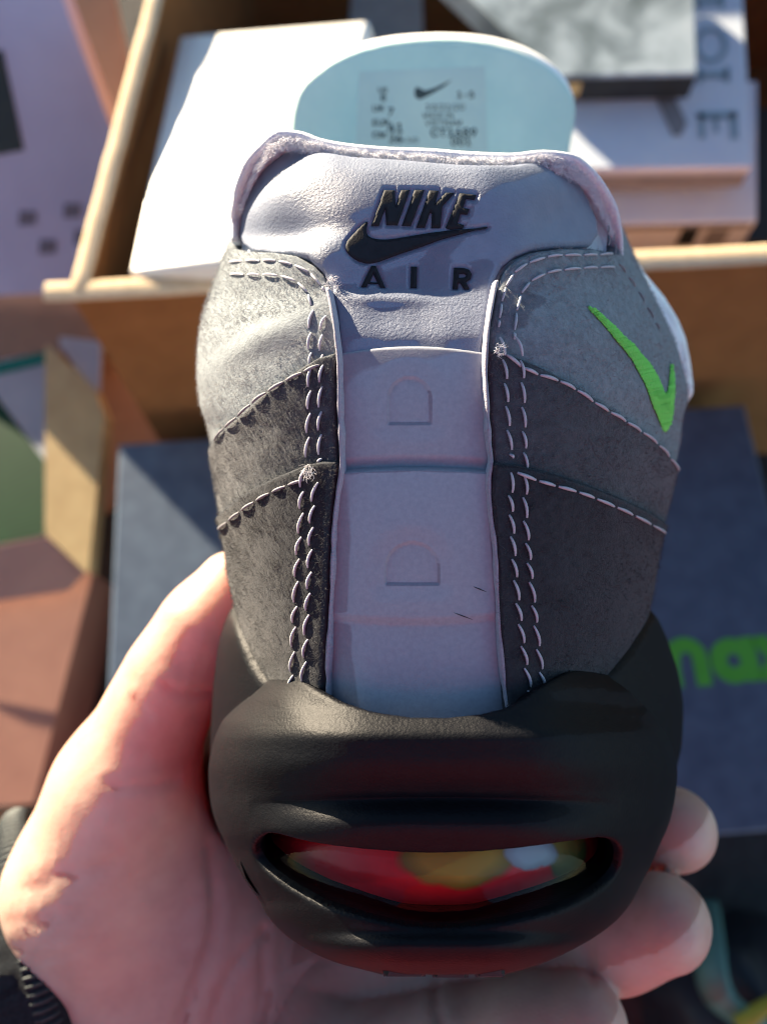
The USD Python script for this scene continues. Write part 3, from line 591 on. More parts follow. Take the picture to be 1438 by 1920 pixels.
lab = obj('size_label', sheet(ltop(.00005), [(672, 330), (680, 152), (898, 142), (905, 330)], h=0.0001, r=2, step=12, depth=0.0003), label_film, tl, smooth=True)
def mark(poly, nm='print'): obj(nm, sheet(ltop(.0002), poly, h=0.00004, r=1.5, step=6, depth=0.0001, bstep=4), ink, lab, smooth=True)
chk = Z([(660, 200), (668, 190), (700, 205), (740, 225), (820, 200), (960, 130), (900, 185), (820, 235), (740, 280), (690, 300), (660, 280), (650, 240)], 640., 140., 300 / 1438.)
mark(chk, 'check_mark')
def words(text, x, y, height, bold=False, sx=1.0):
    """Small printed line whose baseline starts at x, y of the picture."""
    t = meshkit.text_mesh(text, 1.0, 0.01, bold); vt, ft = np.array(t.vertices), np.array(t.faces)
    top = vt[:, 2] > 0.005; ft = ft[np.all(top[ft], axis=1)]
    uvp = np.stack([x + vt[:, 0] * height * sx, y - vt[:, 1] * height], 1)
    s_ = ltop(.00026); vv_ = s_.pt(s_.dom(uvp))
    obj('print', (vv_, ft[:, ::-1] if np.cross(vv_[ft[0, 1]] - vv_[ft[0, 0]], vv_[ft[0, 2]] - vv_[ft[0, 0]]) @ FW > 0 else ft), ink, lab)
for t in (('US', 712, 190, 9, True), ('8', 716, 205, 12, True), ('UK', 702, 224, 11, True), ('7', 728, 232, 14, True), ('EUR', 702, 250, 11, True), ('41', 728, 262, 16, True), ('CM', 702, 272, 11, True), ('26', 730, 280, 14, True), ('CN 260', 742, 280, 8, False), ('1-5', 848, 200, 12, True),
          ('10/21/20', 794, 222, 11, False), ('MADE IN', 790, 236, 9, False), ('VIETNAM', 794, 250, 10, False), ('CT1689', 803, 270, 15, True), ('001', 838, 286, 14, True)):
    words(*t)

# midsole ------------------------------------------------------------------------------------
msL = [(1240, 520), (1265, 500), (1290, 478), (1320, 448), (1360, 415), (1400, 400), (1450, 393), (1500, 397), (1550, 410), (1590, 430), (1640, 455), (1670, 476), (1690, 490), (1705, 497), (1740, 524), (1770, 562), (1800, 622), (1818, 690), (1830, 735)]
msR = [(1240, 1120), (1265, 1150), (1290, 1180), (1320, 1206), (1360, 1235), (1400, 1257), (1450, 1267), (1500, 1262), (1540, 1253), (1590, 1232), (1630, 1214), (1650, 1203), (1690, 1182), (1720, 1158), (1760, 1106), (1800, 1028), (1820, 965), (1830, 925)]
msC = [(1240, 800), (1500, 830), (1830, 830)]
msD = [(1235, .1058), (1280, .1053), (1320, .1045), (1345, .1034), (1388, .1014), (1420, .1014), (1490, .1030), (1560, .1032), (1610, .1044), (1700, .1056), (1745, .1058), (1775, .1044), (1800, .1054), (1818, .1083), (1830, .1115)]
mb = [(1235, .030), (1400, .034), (1600, .030), (1750, .022), (1830, .012)]
def ms_relief(u, v, ca):
    w = np.clip(1 - ((u - 815) / 345) ** 2, 0, 1) ** 0.6
    up_ = 1500 + 12 * ((u - 815) / 330) ** 2
    r = w * (-0.0011 * np.exp(-((v - up_ + 10) / 24) ** 2) + 0.0007 * np.exp(-((v - up_ - 52) / 30) ** 2))
    r = r - 0.0009 * w * sstep(up_ - 16, up_ - 6, v) * (1 - sstep(up_ - 2, up_ + 46, v))
    r = r + 0.0016 * gau(u, v, 520, 1310, 60, 36, 0.8) * ca
    return r
mid = Surf(msL, msR, msC, msD, mb, mb, back=0.10, taper=0.004, relief=ms_relief, vmax=1829, kback=0.0009)
win = smoothpoly([(478, 1594), (486, 1576), (506, 1566), (560, 1578), (640, 1592), (720, 1600), (800, 1604), (880, 1602), (960, 1596), (1040, 1586), (1100, 1577), (1134, 1575), (1156, 1586), (1163, 1608), (1152, 1640), (1112, 1674), (1050, 1704), (980, 1722), (900, 1735), (800, 1739), (700, 1724), (620, 1701), (550, 1668), (505, 1636), (484, 1612)], 150)
ms_top = [(476, 1302), (494, 1280), (512, 1268), (530, 1262), (548, 1264), (575, 1277), (605, 1296), (640, 1314), (700, 1332), (770, 1342), (840, 1343), (900, 1336), (950, 1324), (985, 1306), (1015, 1284), (1050, 1263), (1085, 1247), (1108, 1246), (1128, 1256), (1144, 1270), (1160, 1274), (1182, 1290)]
msw = lambda f, v, o: (float(f(min(v, 1829))) + o, v)
ms_poly = ms_top + [msw(mid.uR, v, 60 if v > 1380 else 25) for v in (1310, 1350, 1400, 1450, 1500, 1560, 1620, 1680, 1740, 1790, 1829, 1845)] + [(830, 1890)] + [msw(mid.uL, v, -60 if v > 1380 else -25) for v in (1845, 1829, 1790, 1740, 1680, 1620, 1560, 1500, 1450, 1400, 1350, 1320)]
ms_grain = lambda u, v: 0.00005 * (meshkit.fbm(np.stack([u / 14, v / 14, u * 0], -1), 2, 8) - .5) + 0.00012 * (meshkit.fbm(np.stack([u / 60, v / 60, u * 0], -1), 2, 18) - .5)
obj('midsole', sheet(mid, ms_poly, h=0.0013, r=10, base=-0.0011, step=6.5, depth=0.006, holes=[win], hole_depth=0.012, relief=ms_grain, bstep=4), foam_black, shoe, smooth=50)
# rolled lip under the window
# air unit behind the opening: clear-coated pillow
au = smoothpoly([(470, 1560), (560, 1552), (700, 1560), (820, 1566), (940, 1562), (1070, 1552), (1175, 1560), (1165, 1606), (1110, 1648), (1020, 1680), (900, 1696), (800, 1698), (690, 1688), (590, 1658), (520, 1622), (470, 1590)], 120)
ausurf = Plane(lambda u, v: .1120 + .020 * ((u - 820) / 360) ** 2)
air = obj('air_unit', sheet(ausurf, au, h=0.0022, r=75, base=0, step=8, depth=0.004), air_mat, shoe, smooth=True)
au_film = smoothpoly([(468, 1558), (560, 1545), (700, 1550), (820, 1554), (940, 1550), (1070, 1545), (1172, 1556), (1172, 1612), (1118, 1672), (1020, 1715), (900, 1734), (800, 1738), (690, 1724), (590, 1688), (510, 1638), (470, 1595)], 120)
obj('air_film', sheet(Lifted(ausurf, lambda u, v: u * 0, .0016), au_film, h=0.0036, r=80, base=0, step=8, depth=0.003), film_mat, air, smooth=True)
# side pieces of the midsole behind the heel wrap
sideD = [(v, d + .0085) for v, d in upD]
sideL = [(1100, 440), (1130, 437), (1160, 425), (1200, 412), (1250, 404), (1300, 399), (1350, 396), (1400, 394), (1450, 395), (1520, 405)]
sideR = [(1100, 1218), (1130, 1216), (1165, 1236), (1215, 1257), (1270, 1273), (1330, 1281), (1390, 1279), (1440, 1268), (1520, 1250)]
sides = Surf(sideL, sideR, [(1100, 800), (1520, 810)], sideD, [(1100, .032), (1520, .032)], [(1100, .038), (1520, .038)], back=0.10, taper=0.004)
wl = [(437, 1132), (446, 1160), (456, 1195), (470, 1234), (486, 1258), (500, 1272), (540, 1330), (560, 1400), (520, 1500)] + [(float(sides.uL(v)) - 60, v) for v in (1500, 1420, 1340, 1260, 1200, 1150, 1120)]
obj('midsole_side', sheet(sides, wl, h=0.003, r=22, base=-0.003, step=7, depth=0.010, relief=ms_grain), foam_black, shoe, smooth=50)
wr = [(1216, 1134), (1205, 1170), (1184, 1212), (1160, 1240), (1140, 1258), (1115, 1290), (1100, 1390), (1140, 1490)] + [(float(sides.uR(v)) + 60, v) for v in (1490, 1420, 1340, 1260, 1200, 1150, 1120)]
obj('midsole_side', sheet(sides, wr, h=0.003, r=22, base=-0.003, step=7, depth=0.010, relief=ms_grain), foam_black, shoe, smooth=50)
# outsole: tread blocks peeping out below
for x0, x1, v0, v1 in ((716, 800, 1818, 1832), (808, 880, 1820, 1834), (888, 948, 1818, 1833)):
    obj('tread_block', sheet(Plane(.1120), [(x0, v0 - 26), (x1, v0 - 26), (x1 - 2, v1), (x0 + 3, v1)], h=0.001, r=5, step=9, depth=0.05, straight=True), rubber_black, shoe, smooth=50)

# ------------------------------------------------------------------ the hand (and its owner)
def nodes_cam(n):
    n = np.array(n, float); d = n[:, 2]
    return np.stack([(n[:, 0] - W0 / 2) / F * d, (H0 / 2 - n[:, 1]) / F * d, d], 1), n[:, 3] / 1000
def cone_sdf(p, a, b, ra, rb):
    ba = b - a; t = np.clip(((p - a) @ ba) / (ba @ ba), 0, 1)
    return np.linalg.norm(p - a - t[..., None] * ba, axis=-1) - (ra + (rb - ra) * t)
def smin(a, b, k):
    h = np.maximum(k - np.abs(a - b), 0) / k; return np.minimum(a, b) - h * h * k * 0.25
def chain(p, n, k=0.004):
    c, r = nodes_cam(n); out = None
    for i in range(len(c) - 1):
        s_ = cone_sdf(p, c[i], c[i + 1], r[i], r[i + 1]); out = s_ if out is None else smin(out, s_, k)
    return out
THUMB = [(434, 1098, .163, 6.8), (382, 1178, .160, 7.7), (326, 1270, .160, 8.4), (284, 1360, .161, 9.2), (238, 1470, .163, 11.3), (170, 1665, .168, 14.6)]
INDEX = [(1262, 1556, .166, 8.4), (1180, 1545, .174, 8.9), (1020, 1508, .192, 9.2), (800, 1500, .205, 9.8), (600, 1508, .206, 10), (420, 1562, .200, 9.6), (330, 1660, .190, 12)]
MIDDLE = [(1239, 1731, .155, 9.0), (1150, 1752, .160, 9.8), (1000, 1785, .168, 9.8), (850, 1812, .176, 10.2), (600, 1800, .190, 11), (420, 1780, .192, 14)]
RING = [(1082, 1925, .149, 9.0), (990, 1938, .152, 9.6), (860, 1965, .160, 10), (650, 1980, .176, 11), (430, 1900, .188, 14)]
LITTLE = [(900, 2120, .145, 8), (780, 2120, .150, 8.5), (600, 2080, .165, 9.5), (420, 1980, .182, 13)]
PALM = [[(170, 1665, .168, 14.6), (215, 1880, .178, 19.5), (180, 2150, .188, 21)], [(238, 1480, .164, 11.2), (330, 1700, .184, 17)], [(330, 1690, .185, 16.5), (520, 1820, .190, 16)], [(330, 1650, .193, 13.5), (440, 1580, .202, 10)],
        [(300, 1850, .186, 20), (520, 1900, .188, 17)], [(240, 2000, .186, 22), (460, 2020, .183, 18)], [(330, 1720, .188, 18), (260, 2000, .188, 22)]]
def hand_sdf(p):
    palm = None
    for c in PALM:
        s_ = chain(p, c); palm = s_ if palm is None else smin(palm, s_, 0.016)
    palm = smin(palm, chain(p, THUMB, .006), .010)
    out = palm
    for fng in (INDEX, MIDDLE, RING, LITTLE):
        out = np.minimum(out, smin(palm, chain(p, fng), 0.009))
    return out
def surface_nets(f, lo, hi, h):
    ax = [np.arange(lo[k], hi[k] + h, h) for k in range(3)]
    Fv = np.empty([len(a) for a in ax], np.float32)
    for i, x in enumerate(ax[0]):
        yy, zz = np.meshgrid(ax[1], ax[2], indexing='ij'); Fv[i] = f(np.stack([np.full(yy.shape, x), yy, zz], -1))
    ins = Fv < 0
    cnt = sum(ins[a:Fv.shape[0] - 1 + a, b:Fv.shape[1] - 1 + b, c:Fv.shape[2] - 1 + c].astype(int) for a, b, c in np.ndindex(2, 2, 2))
    cells = np.argwhere((cnt > 0) & (cnt < 8)); idx = -np.ones(cnt.shape, int); idx[tuple(cells.T)] = np.arange(len(cells))
    acc, num = np.zeros((len(cells), 3)), np.zeros(len(cells))
    corners = list(np.ndindex(2, 2, 2))
    for a in corners:
        for k in range(3):
            if a[k]: continue
            b = list(a); b[k] = 1
            fa, fb = Fv[tuple((cells + a).T)], Fv[tuple((cells + b).T)]
            x = (fa < 0) != (fb < 0); t = np.where(x, fa / np.where(x, fa - fb, 1), 0)
            q = np.array(a, float) + t[:, None] * np.eye(3)[k]; acc[x] += q[x]; num[x] += 1
    V = (cells + acc / num[:, None]) * h + lo; Q = []
    for k in range(3):
        sl0, sl1 = [slice(None)] * 3, [slice(None)] * 3; sl0[k], sl1[k] = slice(0, -1), slice(1, None)
        e = np.argwhere(ins[tuple(sl0)] != ins[tuple(sl1)]); o = [x for x in range(3) if x != k]
        e = e[(e[:, o[0]] > 0) & (e[:, o[1]] > 0) & (e[:, o[0]] < Fv.shape[o[0]] - 1) & (e[:, o[1]] < Fv.shape[o[1]] - 1)]
        d0, d1 = np.eye(3, dtype=int)[o[0]], np.eye(3, dtype=int)[o[1]]
        q = np.stack([idx[tuple((e - d0 - d1).T)], idx[tuple((e - d1).T)], idx[tuple(e.T)], idx[tuple((e - d0).T)]], 1)
        flip = ins[tuple(e.T)] if k != 1 else ~ins[tuple(e.T)]
        Q.append(np.where(flip[:, None], q, q[:, ::-1]))
    Q = np.vstack(Q); return V, np.vstack([Q[:, [0, 1, 2]], Q[:, [0, 2, 3]]])
HV, HFc = surface_nets(hand_sdf, np.array([-.115, -.150, .128]), np.array([.085, .008, .222]), 0.0011)
eps = 2e-4; gn = lambda q: np.stack([hand_sdf(q + eps * e) - hand_sdf(q - eps * e) for e in np.eye(3)], -1)
for _ in range(2):
    G = gn(HV); G /= np.maximum(np.linalg.norm(G, axis=1, keepdims=True), 1e-9); HV = HV - G * hand_sdf(HV)[:, None]
hu, hv = HV[:, 0] / HV[:, 2] * F + W0 / 2, H0 / 2 - HV[:, 1] / HV[:, 2] * F
facing = -(G * HV).sum(1) / np.linalg.norm(HV, axis=1) > -0.1
hp = shapely.points(hu, hv); disp = np.zeros(len(HV))
def crease(pts, depth, width, bulge=0.35):
    global disp
    dd = shapely.distance(LineString(spline(pts, 40)[:, :2]), hp)
    disp -= facing * depth * 0.6 * (np.exp(-(dd / width) ** 2) - bulge * np.exp(-((dd - width * 2.6) / (width * 1.6)) ** 2))
for pts, dep, wid in (
    ([(45, 1668), (80, 1662), (115, 1640), (150, 1636), (190, 1628), (215, 1618)], .0005, 12), ([(20, 1730), (70, 1727), (110, 1716), (160, 1712)], .0003, 8),
    ([(30, 1776), (70, 1770), (120, 1752)], .0002, 7), ([(35, 1752), (60, 1745), (95, 1728)], .0003, 5), ([(50, 1812), (90, 1800), (140, 1780)], .0002, 7),
    ([(205, 1470), (250, 1476), (290, 1472), (330, 1462)], .0006, 8), ([(312, 1285), (340, 1300), (370, 1300), (400, 1296)], .0007, 8), ([(250, 1310), (262, 1330), (280, 1345)], .0005, 7),
    ([(392, 1590), (398, 1640), (404, 1690), (396, 1760), (360, 1860), (330, 1940)], .0012, 10), ([(498, 1748), (492, 1800), (494, 1860), (480, 1930)], .0008, 8), ([(494, 1745), (450, 1800), (415, 1860), (390, 1930)], .0007, 8),
    ([(610, 1800), (560, 1840), (530, 1890), (510, 1930)], .0008, 8), ([(820, 1830), (815, 1870), (830, 1930)], .0011, 9), ([(1085, 1700), (1100, 1760), (1108, 1840)], .0007, 8), ([(1120, 1530), (1130, 1580), (1128, 1630)], .0006, 8)):
    crease(pts, dep, wid)
for k in range(16):
    v_ = rng.uniform(1640, 1850); u_ = rng.uniform(20, 90); L_ = rng.uniform(40, 130)
    crease([(u_, v_), (u_ + L_ * .5, v_ - L_ * .05 + rng.uniform(-4, 4)), (u_ + L_, v_ - L_ * .2 + rng.uniform(-5, 5))], .00011, 5)
disp += facing * 0.0002 * (meshkit.fbm(HV * 160, 3, 21) - .5)
HV = HV + G * disp[:, None]
HW = camw(HV[:, 0], HV[:, 1], HV[:, 2])
cuffc = nodes_cam([(60, 1850, .182, 1)])[0][0]
HAND_AT = camw(*cuffc)
person = begin('person', HAND_AT, label='person in a dark knit sleeve and red top holding the shoe on the left palm', category='person')
tm = trimesh.Trimesh(HW, HFc, process=False)
if tm.volume < 0: HFc = HFc[:, ::-1]
obj('hand', (HW, HFc), skin, person, smooth=True)

# dark knit sleeve: rings from the cuff back along the forearm
def sleeve():
    rings = []
    c0, r0 = P(112, 1765, .184), None
    d1 = P(190, 2003, .184) - P(40, 1515, .184); d1 /= np.linalg.norm(d1)
    d2 = P(60, 1755, .150) - P(112, 1765, .184); d2 -= d1 * (d2 @ d1); d2 /= np.linalg.norm(d2)
    ax = np.cross(d1, d2); ax = ax if ax @ (-RT) > 0 else -ax
    ax = ax + 0.25 * (-UP); ax /= np.linalg.norm(ax)
    prof = [(0.0015, .945), (-.0004, .96), (-.0012, .985), (0, 1.01), (.0012, 1.03), (.003, 1.035), (.0045, 1.02), (.0055, 1.005), (.008, 1.02), (.02, 1.06), (.05, 1.14), (.12, 1.3), (.24, 1.55)]
    a = np.linspace(0, 2 * np.pi, 160, endpoint=False)
    for s_, k in prof:
        w = 1 + (0.006 * np.sin(a * 40) if .006 < s_ < .06 else 0) + 0.02 * np.sin(a * 3 + s_ * 90) * min(1, s_ / .02)
        rings.append(c0 + ax * s_ + (np.outer(np.cos(a), d1) * .0300 + np.outer(np.sin(a), d2) * .0310) * (k * w)[:, None] if np.ndim(w) else c0 + ax * s_ + (np.outer(np.cos(a), d1) * .0300 + np.outer(np.sin(a), d2) * .0310) * k)
    V = np.vstack(rings); n, m = len(rings), 160
    i, j = np.meshgrid(np.arange(n - 1), np.arange(m), indexing='ij'); j2 = (j + 1) % m
    q = i * m + j, i * m + j2, (i + 1) * m + j2, (i + 1) * m + j
    hem = [rings[5][k] for k in range(m)]
    return (V, np.concatenate([np.stack([q[0], q[1], q[2]], -1).reshape(-1, 3), np.stack([q[0], q[2], q[3]], -1).reshape(-1, 3)])), np.array(rings[3]), np.array(rings[6]), c0, ax, d1, d2
sl, ringA, ringB, sc0, sax, sd1, sd2 = sleeve()
slp = obj('sleeve', sl, sleeve_mat, person, smooth=True)
ms_ = []
k_ = np.linspace(0, 160, 120, endpoint=False)
for t in k_:
    i0 = int(t) % 160; i1 = (int(t) + 1) % 160; w = t - int(t)
    A_, B_ = ringA[i0] * (1 - w) + ringA[i1] * w, ringB[(i0 + 1) % 160] * (1 - w) + ringB[(i1 + 1) % 160] * w
    nrm = (A_ - sc0) - sax * ((A_ - sc0) @ sax); nrm /= np.linalg.norm(nrm)
    ms_.append(tube(np.array([A_ - nrm * .0001, (A_ * .7 + B_ * .3) + nrm * .0005, (A_ * .3 + B_ * .7) + nrm * .0005, B_ - nrm * .0001]), [.0003, .00042, .00042, .0003], 6))
obj('hem_stitching', joined(ms_), hem_mat, slp, smooth=True, kind='stuff')
# red top behind and below the viewer's hand: chest and shoulders of the person
a = np.linspace(0, 2 * np.pi, 48, endpoint=False); rings = []
for z, hw, hd, y in ((.02, .20, .13, -.42), (.20, .21, .135, -.41), (.40, .22, .14, -.40), (.60, .23, .145, -.40), (.76, .24, .135, -.41), (.86, .20, .10, -.42), (.90, .10, .07, -.42), (.94, .065, .06, -.42)):
    rings.append(np.stack([.06 + hw * np.sign(np.cos(a)) * np.abs(np.cos(a)) ** .8, y + hd * np.sign(np.sin(a)) * np.abs(np.sin(a)) ** .8, np.full(48, z)], 1))
V = np.vstack(rings); n, m = len(rings), 48
i, j = np.meshgrid(np.arange(n - 1), np.arange(m), indexing='ij'); j2 = (j + 1) % m
q = i * m + j, i * m + j2, (i + 1) * m + j2, (i + 1) * m + j
obj('red_top', (V, np.concatenate([np.stack([q[0], q[1], q[2]], -1).reshape(-1, 3), np.stack([q[0], q[2], q[3]], -1).reshape(-1, 3)])), sweater_mat, person, smooth=True)

# ------------------------------------------------------------------ dark shoe box with green lettering
rot = math.radians(4.0); e1 = np.array([math.cos(rot), math.sin(rot)]); e2 = np.array([-math.sin(rot), math.cos(rot)])
SB = .125
tl_ = on_z(222, 832, SB)[:2]; depth_ = .228
c00 = tl_ - e2 * depth_
sb = begin('shoe_box', np.append(c00, 0), label='dark navy shoe box with neon green lettering lying under the shoe', category='box')
obj('box_body', block(np.append(c00 + e1 * .004 + e2 * .004, 0.001), e1 * .352, e2 * (depth_ - .008), SB - .004, .001), shoebox_mat, sb)
obj('lid', joined([block(np.append(c00, SB - .05), e1 * .360, e2 * depth_, .05, .0015)]), shoebox_mat, sb)
t = meshkit.text_mesh('max', 1.0, .02, True); vt = np.array(t.vertices)
xh = vt[:, 1].max()
pa, pb = on_z(1288, 1286, SB)[:2], on_z(1436, 1286, SB)[:2]; px_top = on_z(1360, 1204, SB)[:2]
hgt = abs((px_top - pa) @ e2)
def stroke(pts, w, n=40):   # flat rounded lettering stroke on the lid
    return LineString(pts).buffer(w / 2, cap_style='flat')
def flat_letters(polys, org, sc, z, hh=.0006):
    ms = []
    for p in polys:
        for g_ in getattr(p, 'geoms', [p]):
            m_ = trimesh.creation.extrude_polygon(g_, hh, engine='earcut'); v_ = np.array(m_.vertices)
            w_ = np.append(0, 0)
            m_.vertices = np.stack([org[0] + (v_[:, 0] * e1[0] + v_[:, 1] * e2[0]) * sc, org[1] + (v_[:, 0] * e1[1] + v_[:, 1] * e2[1]) * sc, z + v_[:, 2]], 1); ms.append(m_)
    return joined(ms)
arcp = lambda cx, cy, r, a0, a1, n=24: [(cx + r * math.cos(x), cy + r * math.sin(x)) for x in np.linspace(a0, a1, n)]
m1 = shapely.union_all([stroke([(-1.30, 0), (-1.30, .98)], .34), stroke([(-1.30, .45)] + arcp(-.92, .62, .28, np.pi, 0) + [(-.64, 0)], .32), stroke([(-.64, .45)] + arcp(-.30, .62, .30, np.pi, 0) + [(.0, 0)], .33)])
a1 = shapely.union_all([Point(.72, .5).buffer(.5).difference(Point(.74, .5).buffer(.15)), shapely.box(.96, 0.02, 1.28, 1.0).difference(Point(.74, .5).buffer(.15))])
x1 = shapely.union_all([stroke([(1.36, 1.0), (2.05, 0)], .36), stroke([(1.36, 0), (2.05, 1.0)], .36)]).intersection(shapely.box(1.2, 0, 2.3, 1))
org = on_z(1322, 1286, SB)[:2]; hgt *= 1.12
for nm, pg in (('letter_m', m1), ('letter_a', a1), ('letter_x', x1)):
    obj(nm, flat_letters([pg], org, hgt, SB - .0002), neon_print, sb)

# ------------------------------------------------------------------ cardboard box with its contents
RZ = .235
fl, fr = on_z(132, 556, RZ), on_z(1438, 486, RZ)
b1 = (fr - fl)[:2]; b1 /= np.linalg.norm(b1); bk = on_z(280, 0, RZ); b2 = (bk - fl)[:2]; b2 /= np.linalg.norm(b2)
BL, BD, BT = .50, .36, .006
cb = begin('cardboard_box', np.append(fl[:2], 0), label='open brown cardboard box full of books and packages', category='box')
v3 = lambda xy, z: np.array([xy[0], xy[1], z])
f0 = fl[:2]
obj('front_panel', block(v3(f0, .002), b1 * BL, b2 * BT, RZ - .002, .0006), card_brown, cb)
obj('left_panel', block(v3(f0 + b2 * (BT + .0005), .002), b1 * BT, b2 * BD, RZ - .003, .0006), card_brown, cb)
obj('right_panel', block(v3(f0 + b1 * (BL - BT) + b2 * (BT + .0005), .002), b1 * BT, b2 * BD, RZ - .003, .0006), card_brown, cb)
obj('rear_panel', block(v3(f0 + b2 * (BD + BT + .001), .002), b1 * BL, b2 * BT, RZ - .002, .0006), card_brown, cb)
obj('added_shade_flap', block(v3(f0 + b1 * .20 + b2 * (BD + BT + .001), RZ + .001), b1 * .32, b2 * BT, .13, .0006), card_brown, cb)  # unseen flap, added to keep the sun off the book stack
obj('bottom', block(v3(f0 + b1 * BT + b2 * BT, .002), b1 * (BL - 2 * BT), b2 * BD, .005), card_brown, cb)
# torn pale rims where the flaps were cut off
rim = lambda a, b, w: tube(np.array([a + (b - a) * t + np.array([0, 0, .0012 * (meshkit.noise(np.array([t * 30, 3., w * 900]), 2) - .5)]) for t in np.linspace(0, 1, 40)]), .0017, 8, flat=w, flatdir=np.array([-(b - a)[1], (b - a)[0], 0]) / np.linalg.norm(b - a))
obj('torn_rim', rim(v3(f0 + b2 * .003 - b1 * .012, RZ), v3(f0 + b2 * .003 + b1 * BL, RZ), .0052), card_edge, cb, smooth=True)
obj('torn_rim', rim(v3(f0 + b1 * .003 + b2 * .004, RZ + .0005), v3(f0 + b1 * .003 + b2 * BD, RZ + .0005), .0042), card_edge, cb, smooth=True)

def slab(name, corners_px, ztop, thick, material, label, category, group=None, bev=.001, parts=()):
    """A flat thing whose top face has the given picture corners at heights ztop (one or four)."""
    zt = np.broadcast_to(np.asarray(ztop, float), (4,))
    t = np.array([on_z(u, v, z) for (u, v), z in zip(corners_px, zt)])
    c1, c2 = t[1] - t[0], t[3] - t[0]; nn = np.cross(c1, c2); nn /= np.linalg.norm(nn); nn = nn if nn[2] > 0 else -nn
    t[2] = t[0] + c1 + c2 if len(parts) == 0 and False else t[2]
    p = begin(name, t.mean(0) - nn * thick, label=label, category=category, group=group)
    obj('block', hexa(t - nn * thick, t, bev), material, p)
    return p, t, nn
def on_face(t, nn, poly, lift=.0005):
    """Flat print on the face t (bilinear 0..1 coordinates)."""
    q = np.array(poly, float); pts = ((1 - q[:, :1]) * (1 - q[:, 1:]) * t[0] + q[:, :1] * (1 - q[:, 1:]) * t[1] + q[:, :1] * q[:, 1:] * t[2] + (1 - q[:, :1]) * q[:, 1:] * t[3])
    m_ = trimesh.creation.triangulate_polygon(Polygon(q), engine='earcut'); v2, f2 = np.array(m_[0]), np.array(m_[1])
    q = v2; pts = ((1 - q[:, :1]) * (1 - q[:, 1:]) * t[0] + q[:, :1] * (1 - q[:, 1:]) * t[1] + q[:, :1] * q[:, 1:] * t[2] + (1 - q[:, :1]) * q[:, 1:] * t[3]) + nn * lift
    return pts, f2
# glossy white package on the left (tilted towards the sun)
p, t, nn = slab('white_package', [(240, 512), (570, 470), (692, 34), (336, 64)], [.236, .262, .252, .222], .012, white_gloss, 'glossy white package glaring in the sun inside the cardboard box', 'package', bev=.002)
# second dim package behind
p, t, nn = slab('grey_package', [(640, 200), (800, 190), (790, -40), (660, -30)], .150, .05, paper_grey, 'dull grey package between the white package and the books', 'package')
# books at the right, bottom to top
p, t, nn = slab('magazine', [(980, 462), (1500, 452), (1520, 200), (980, 200)], .150, .012, print_dark, 'dark magazine lowest in the stack, with a red strip on its edge', 'magazine')
fe = np.array([t[0] - nn * .011, t[1] - nn * .011, t[1] - nn * .001, t[0] - nn * .001]); fn = np.cross(fe[1] - fe[0], fe[3] - fe[0]); fn /= np.linalg.norm(fn)
obj('red_strip', on_face(fe, fn, [(.40, .1), (.86, .1), (.86, .9), (.40, .9)]), print_red, p)
p, t, nn = slab('thick_book', [(1000, 424), (1420, 414), (1420, 150), (1000, 160)], .180, .026, paper_white, 'thick white book with small dark marks on its spine', 'book')
fe = np.array([t[0] - nn * .025, t[1] - nn * .025, t[1] - nn * .001, t[0] - nn * .001]); fn = np.cross(fe[1] - fe[0], fe[3] - fe[0]); fn /= np.linalg.norm(fn)
obj('spine_mark', on_face(fe, fn, [(.68, .25), (.76, .25), (.76, .85), (.68, .85)]), print_dark, p)
obj('spine_mark', on_face(fe, fn, [(.80, .25), (.90, .25), (.90, .8), (.80, .8)]), paper_grey, p)
obj('cover_edge', on_face(fe, fn, [(.0, .86), (.97, .86), (.97, 1.0), (.0, 1.0)], .0006), paper_grey, p)
p, t, nn = slab('white_book', [(990, 318), (1412, 312), (1390, -60), (1000, -40)], .202, .016, paper_white, 'large white book with pale teal capitals down its right side', 'book')
fe = np.array([t[0] - nn * .015, t[1] - nn * .015, t[1] - nn * .001, t[0] - nn * .001]); fn = np.cross(fe[1] - fe[0], fe[3] - fe[0]); fn /= np.linalg.norm(fn)
obj('page_edge', on_face(fe, fn, [(.0, .05), (.99, .05), (.99, .75), (.0, .75)], .0006), paper_grey, p)
def rect_(x0, y0, x1, y1): return [(x0, y0), (x1, y0), (x1, y1), (x0, y1)]
# serifed capitals, turned a quarter: I O I E
tx = lambda u, v: ((u - 990) / 422, (316 - v) / 370)
def bars(nm, bl):
    for b in bl: obj(nm, on_face(t, nn, [tx(*q) for q in rect_(*b)], .0008), print_teal, p)
bars('letter_e', [(1310, 222, 1384, 234), (1312, 222, 1324, 268), (1340, 228, 1350, 258), (1372, 222, 1386, 270)])
bars('letter_i', [(1318, 148, 1372, 161), (1312, 140, 1322, 168), (1366, 140, 1376, 168)])
ring = Polygon([tx(1342 + 34 * math.cos(a), 98 + 34 * math.sin(a)) for a in np.linspace(0, 2 * np.pi, 40)], [[tx(1342 + 23 * math.cos(a), 98 + 26 * math.sin(a)) for a in np.linspace(0, 2 * np.pi, 40)]])
v2, f2 = trimesh.creation.triangulate_polygon(ring, engine='earcut'); q = np.array(v2)
obj('letter_o', (((1 - q[:, :1]) * (1 - q[:, 1:]) * t[0] + q[:, :1] * (1 - q[:, 1:]) * t[1] + q[:, :1] * q[:, 1:] * t[2] + (1 - q[:, :1]) * q[:, 1:] * t[3]) + nn * .0008, f2), print_teal, p)
bars('letter_i', [(1318, 6, 1366, 17), (1312, -4, 1322, 26), (1362, -4, 1372, 26)])
obj('cover_picture', on_face(t, nn, [tx(*q) for q in [(1225, 180), (1262, 180), (1290, 240), (1278, 262), (1262, 262)]], .0007), paper_grey, p)
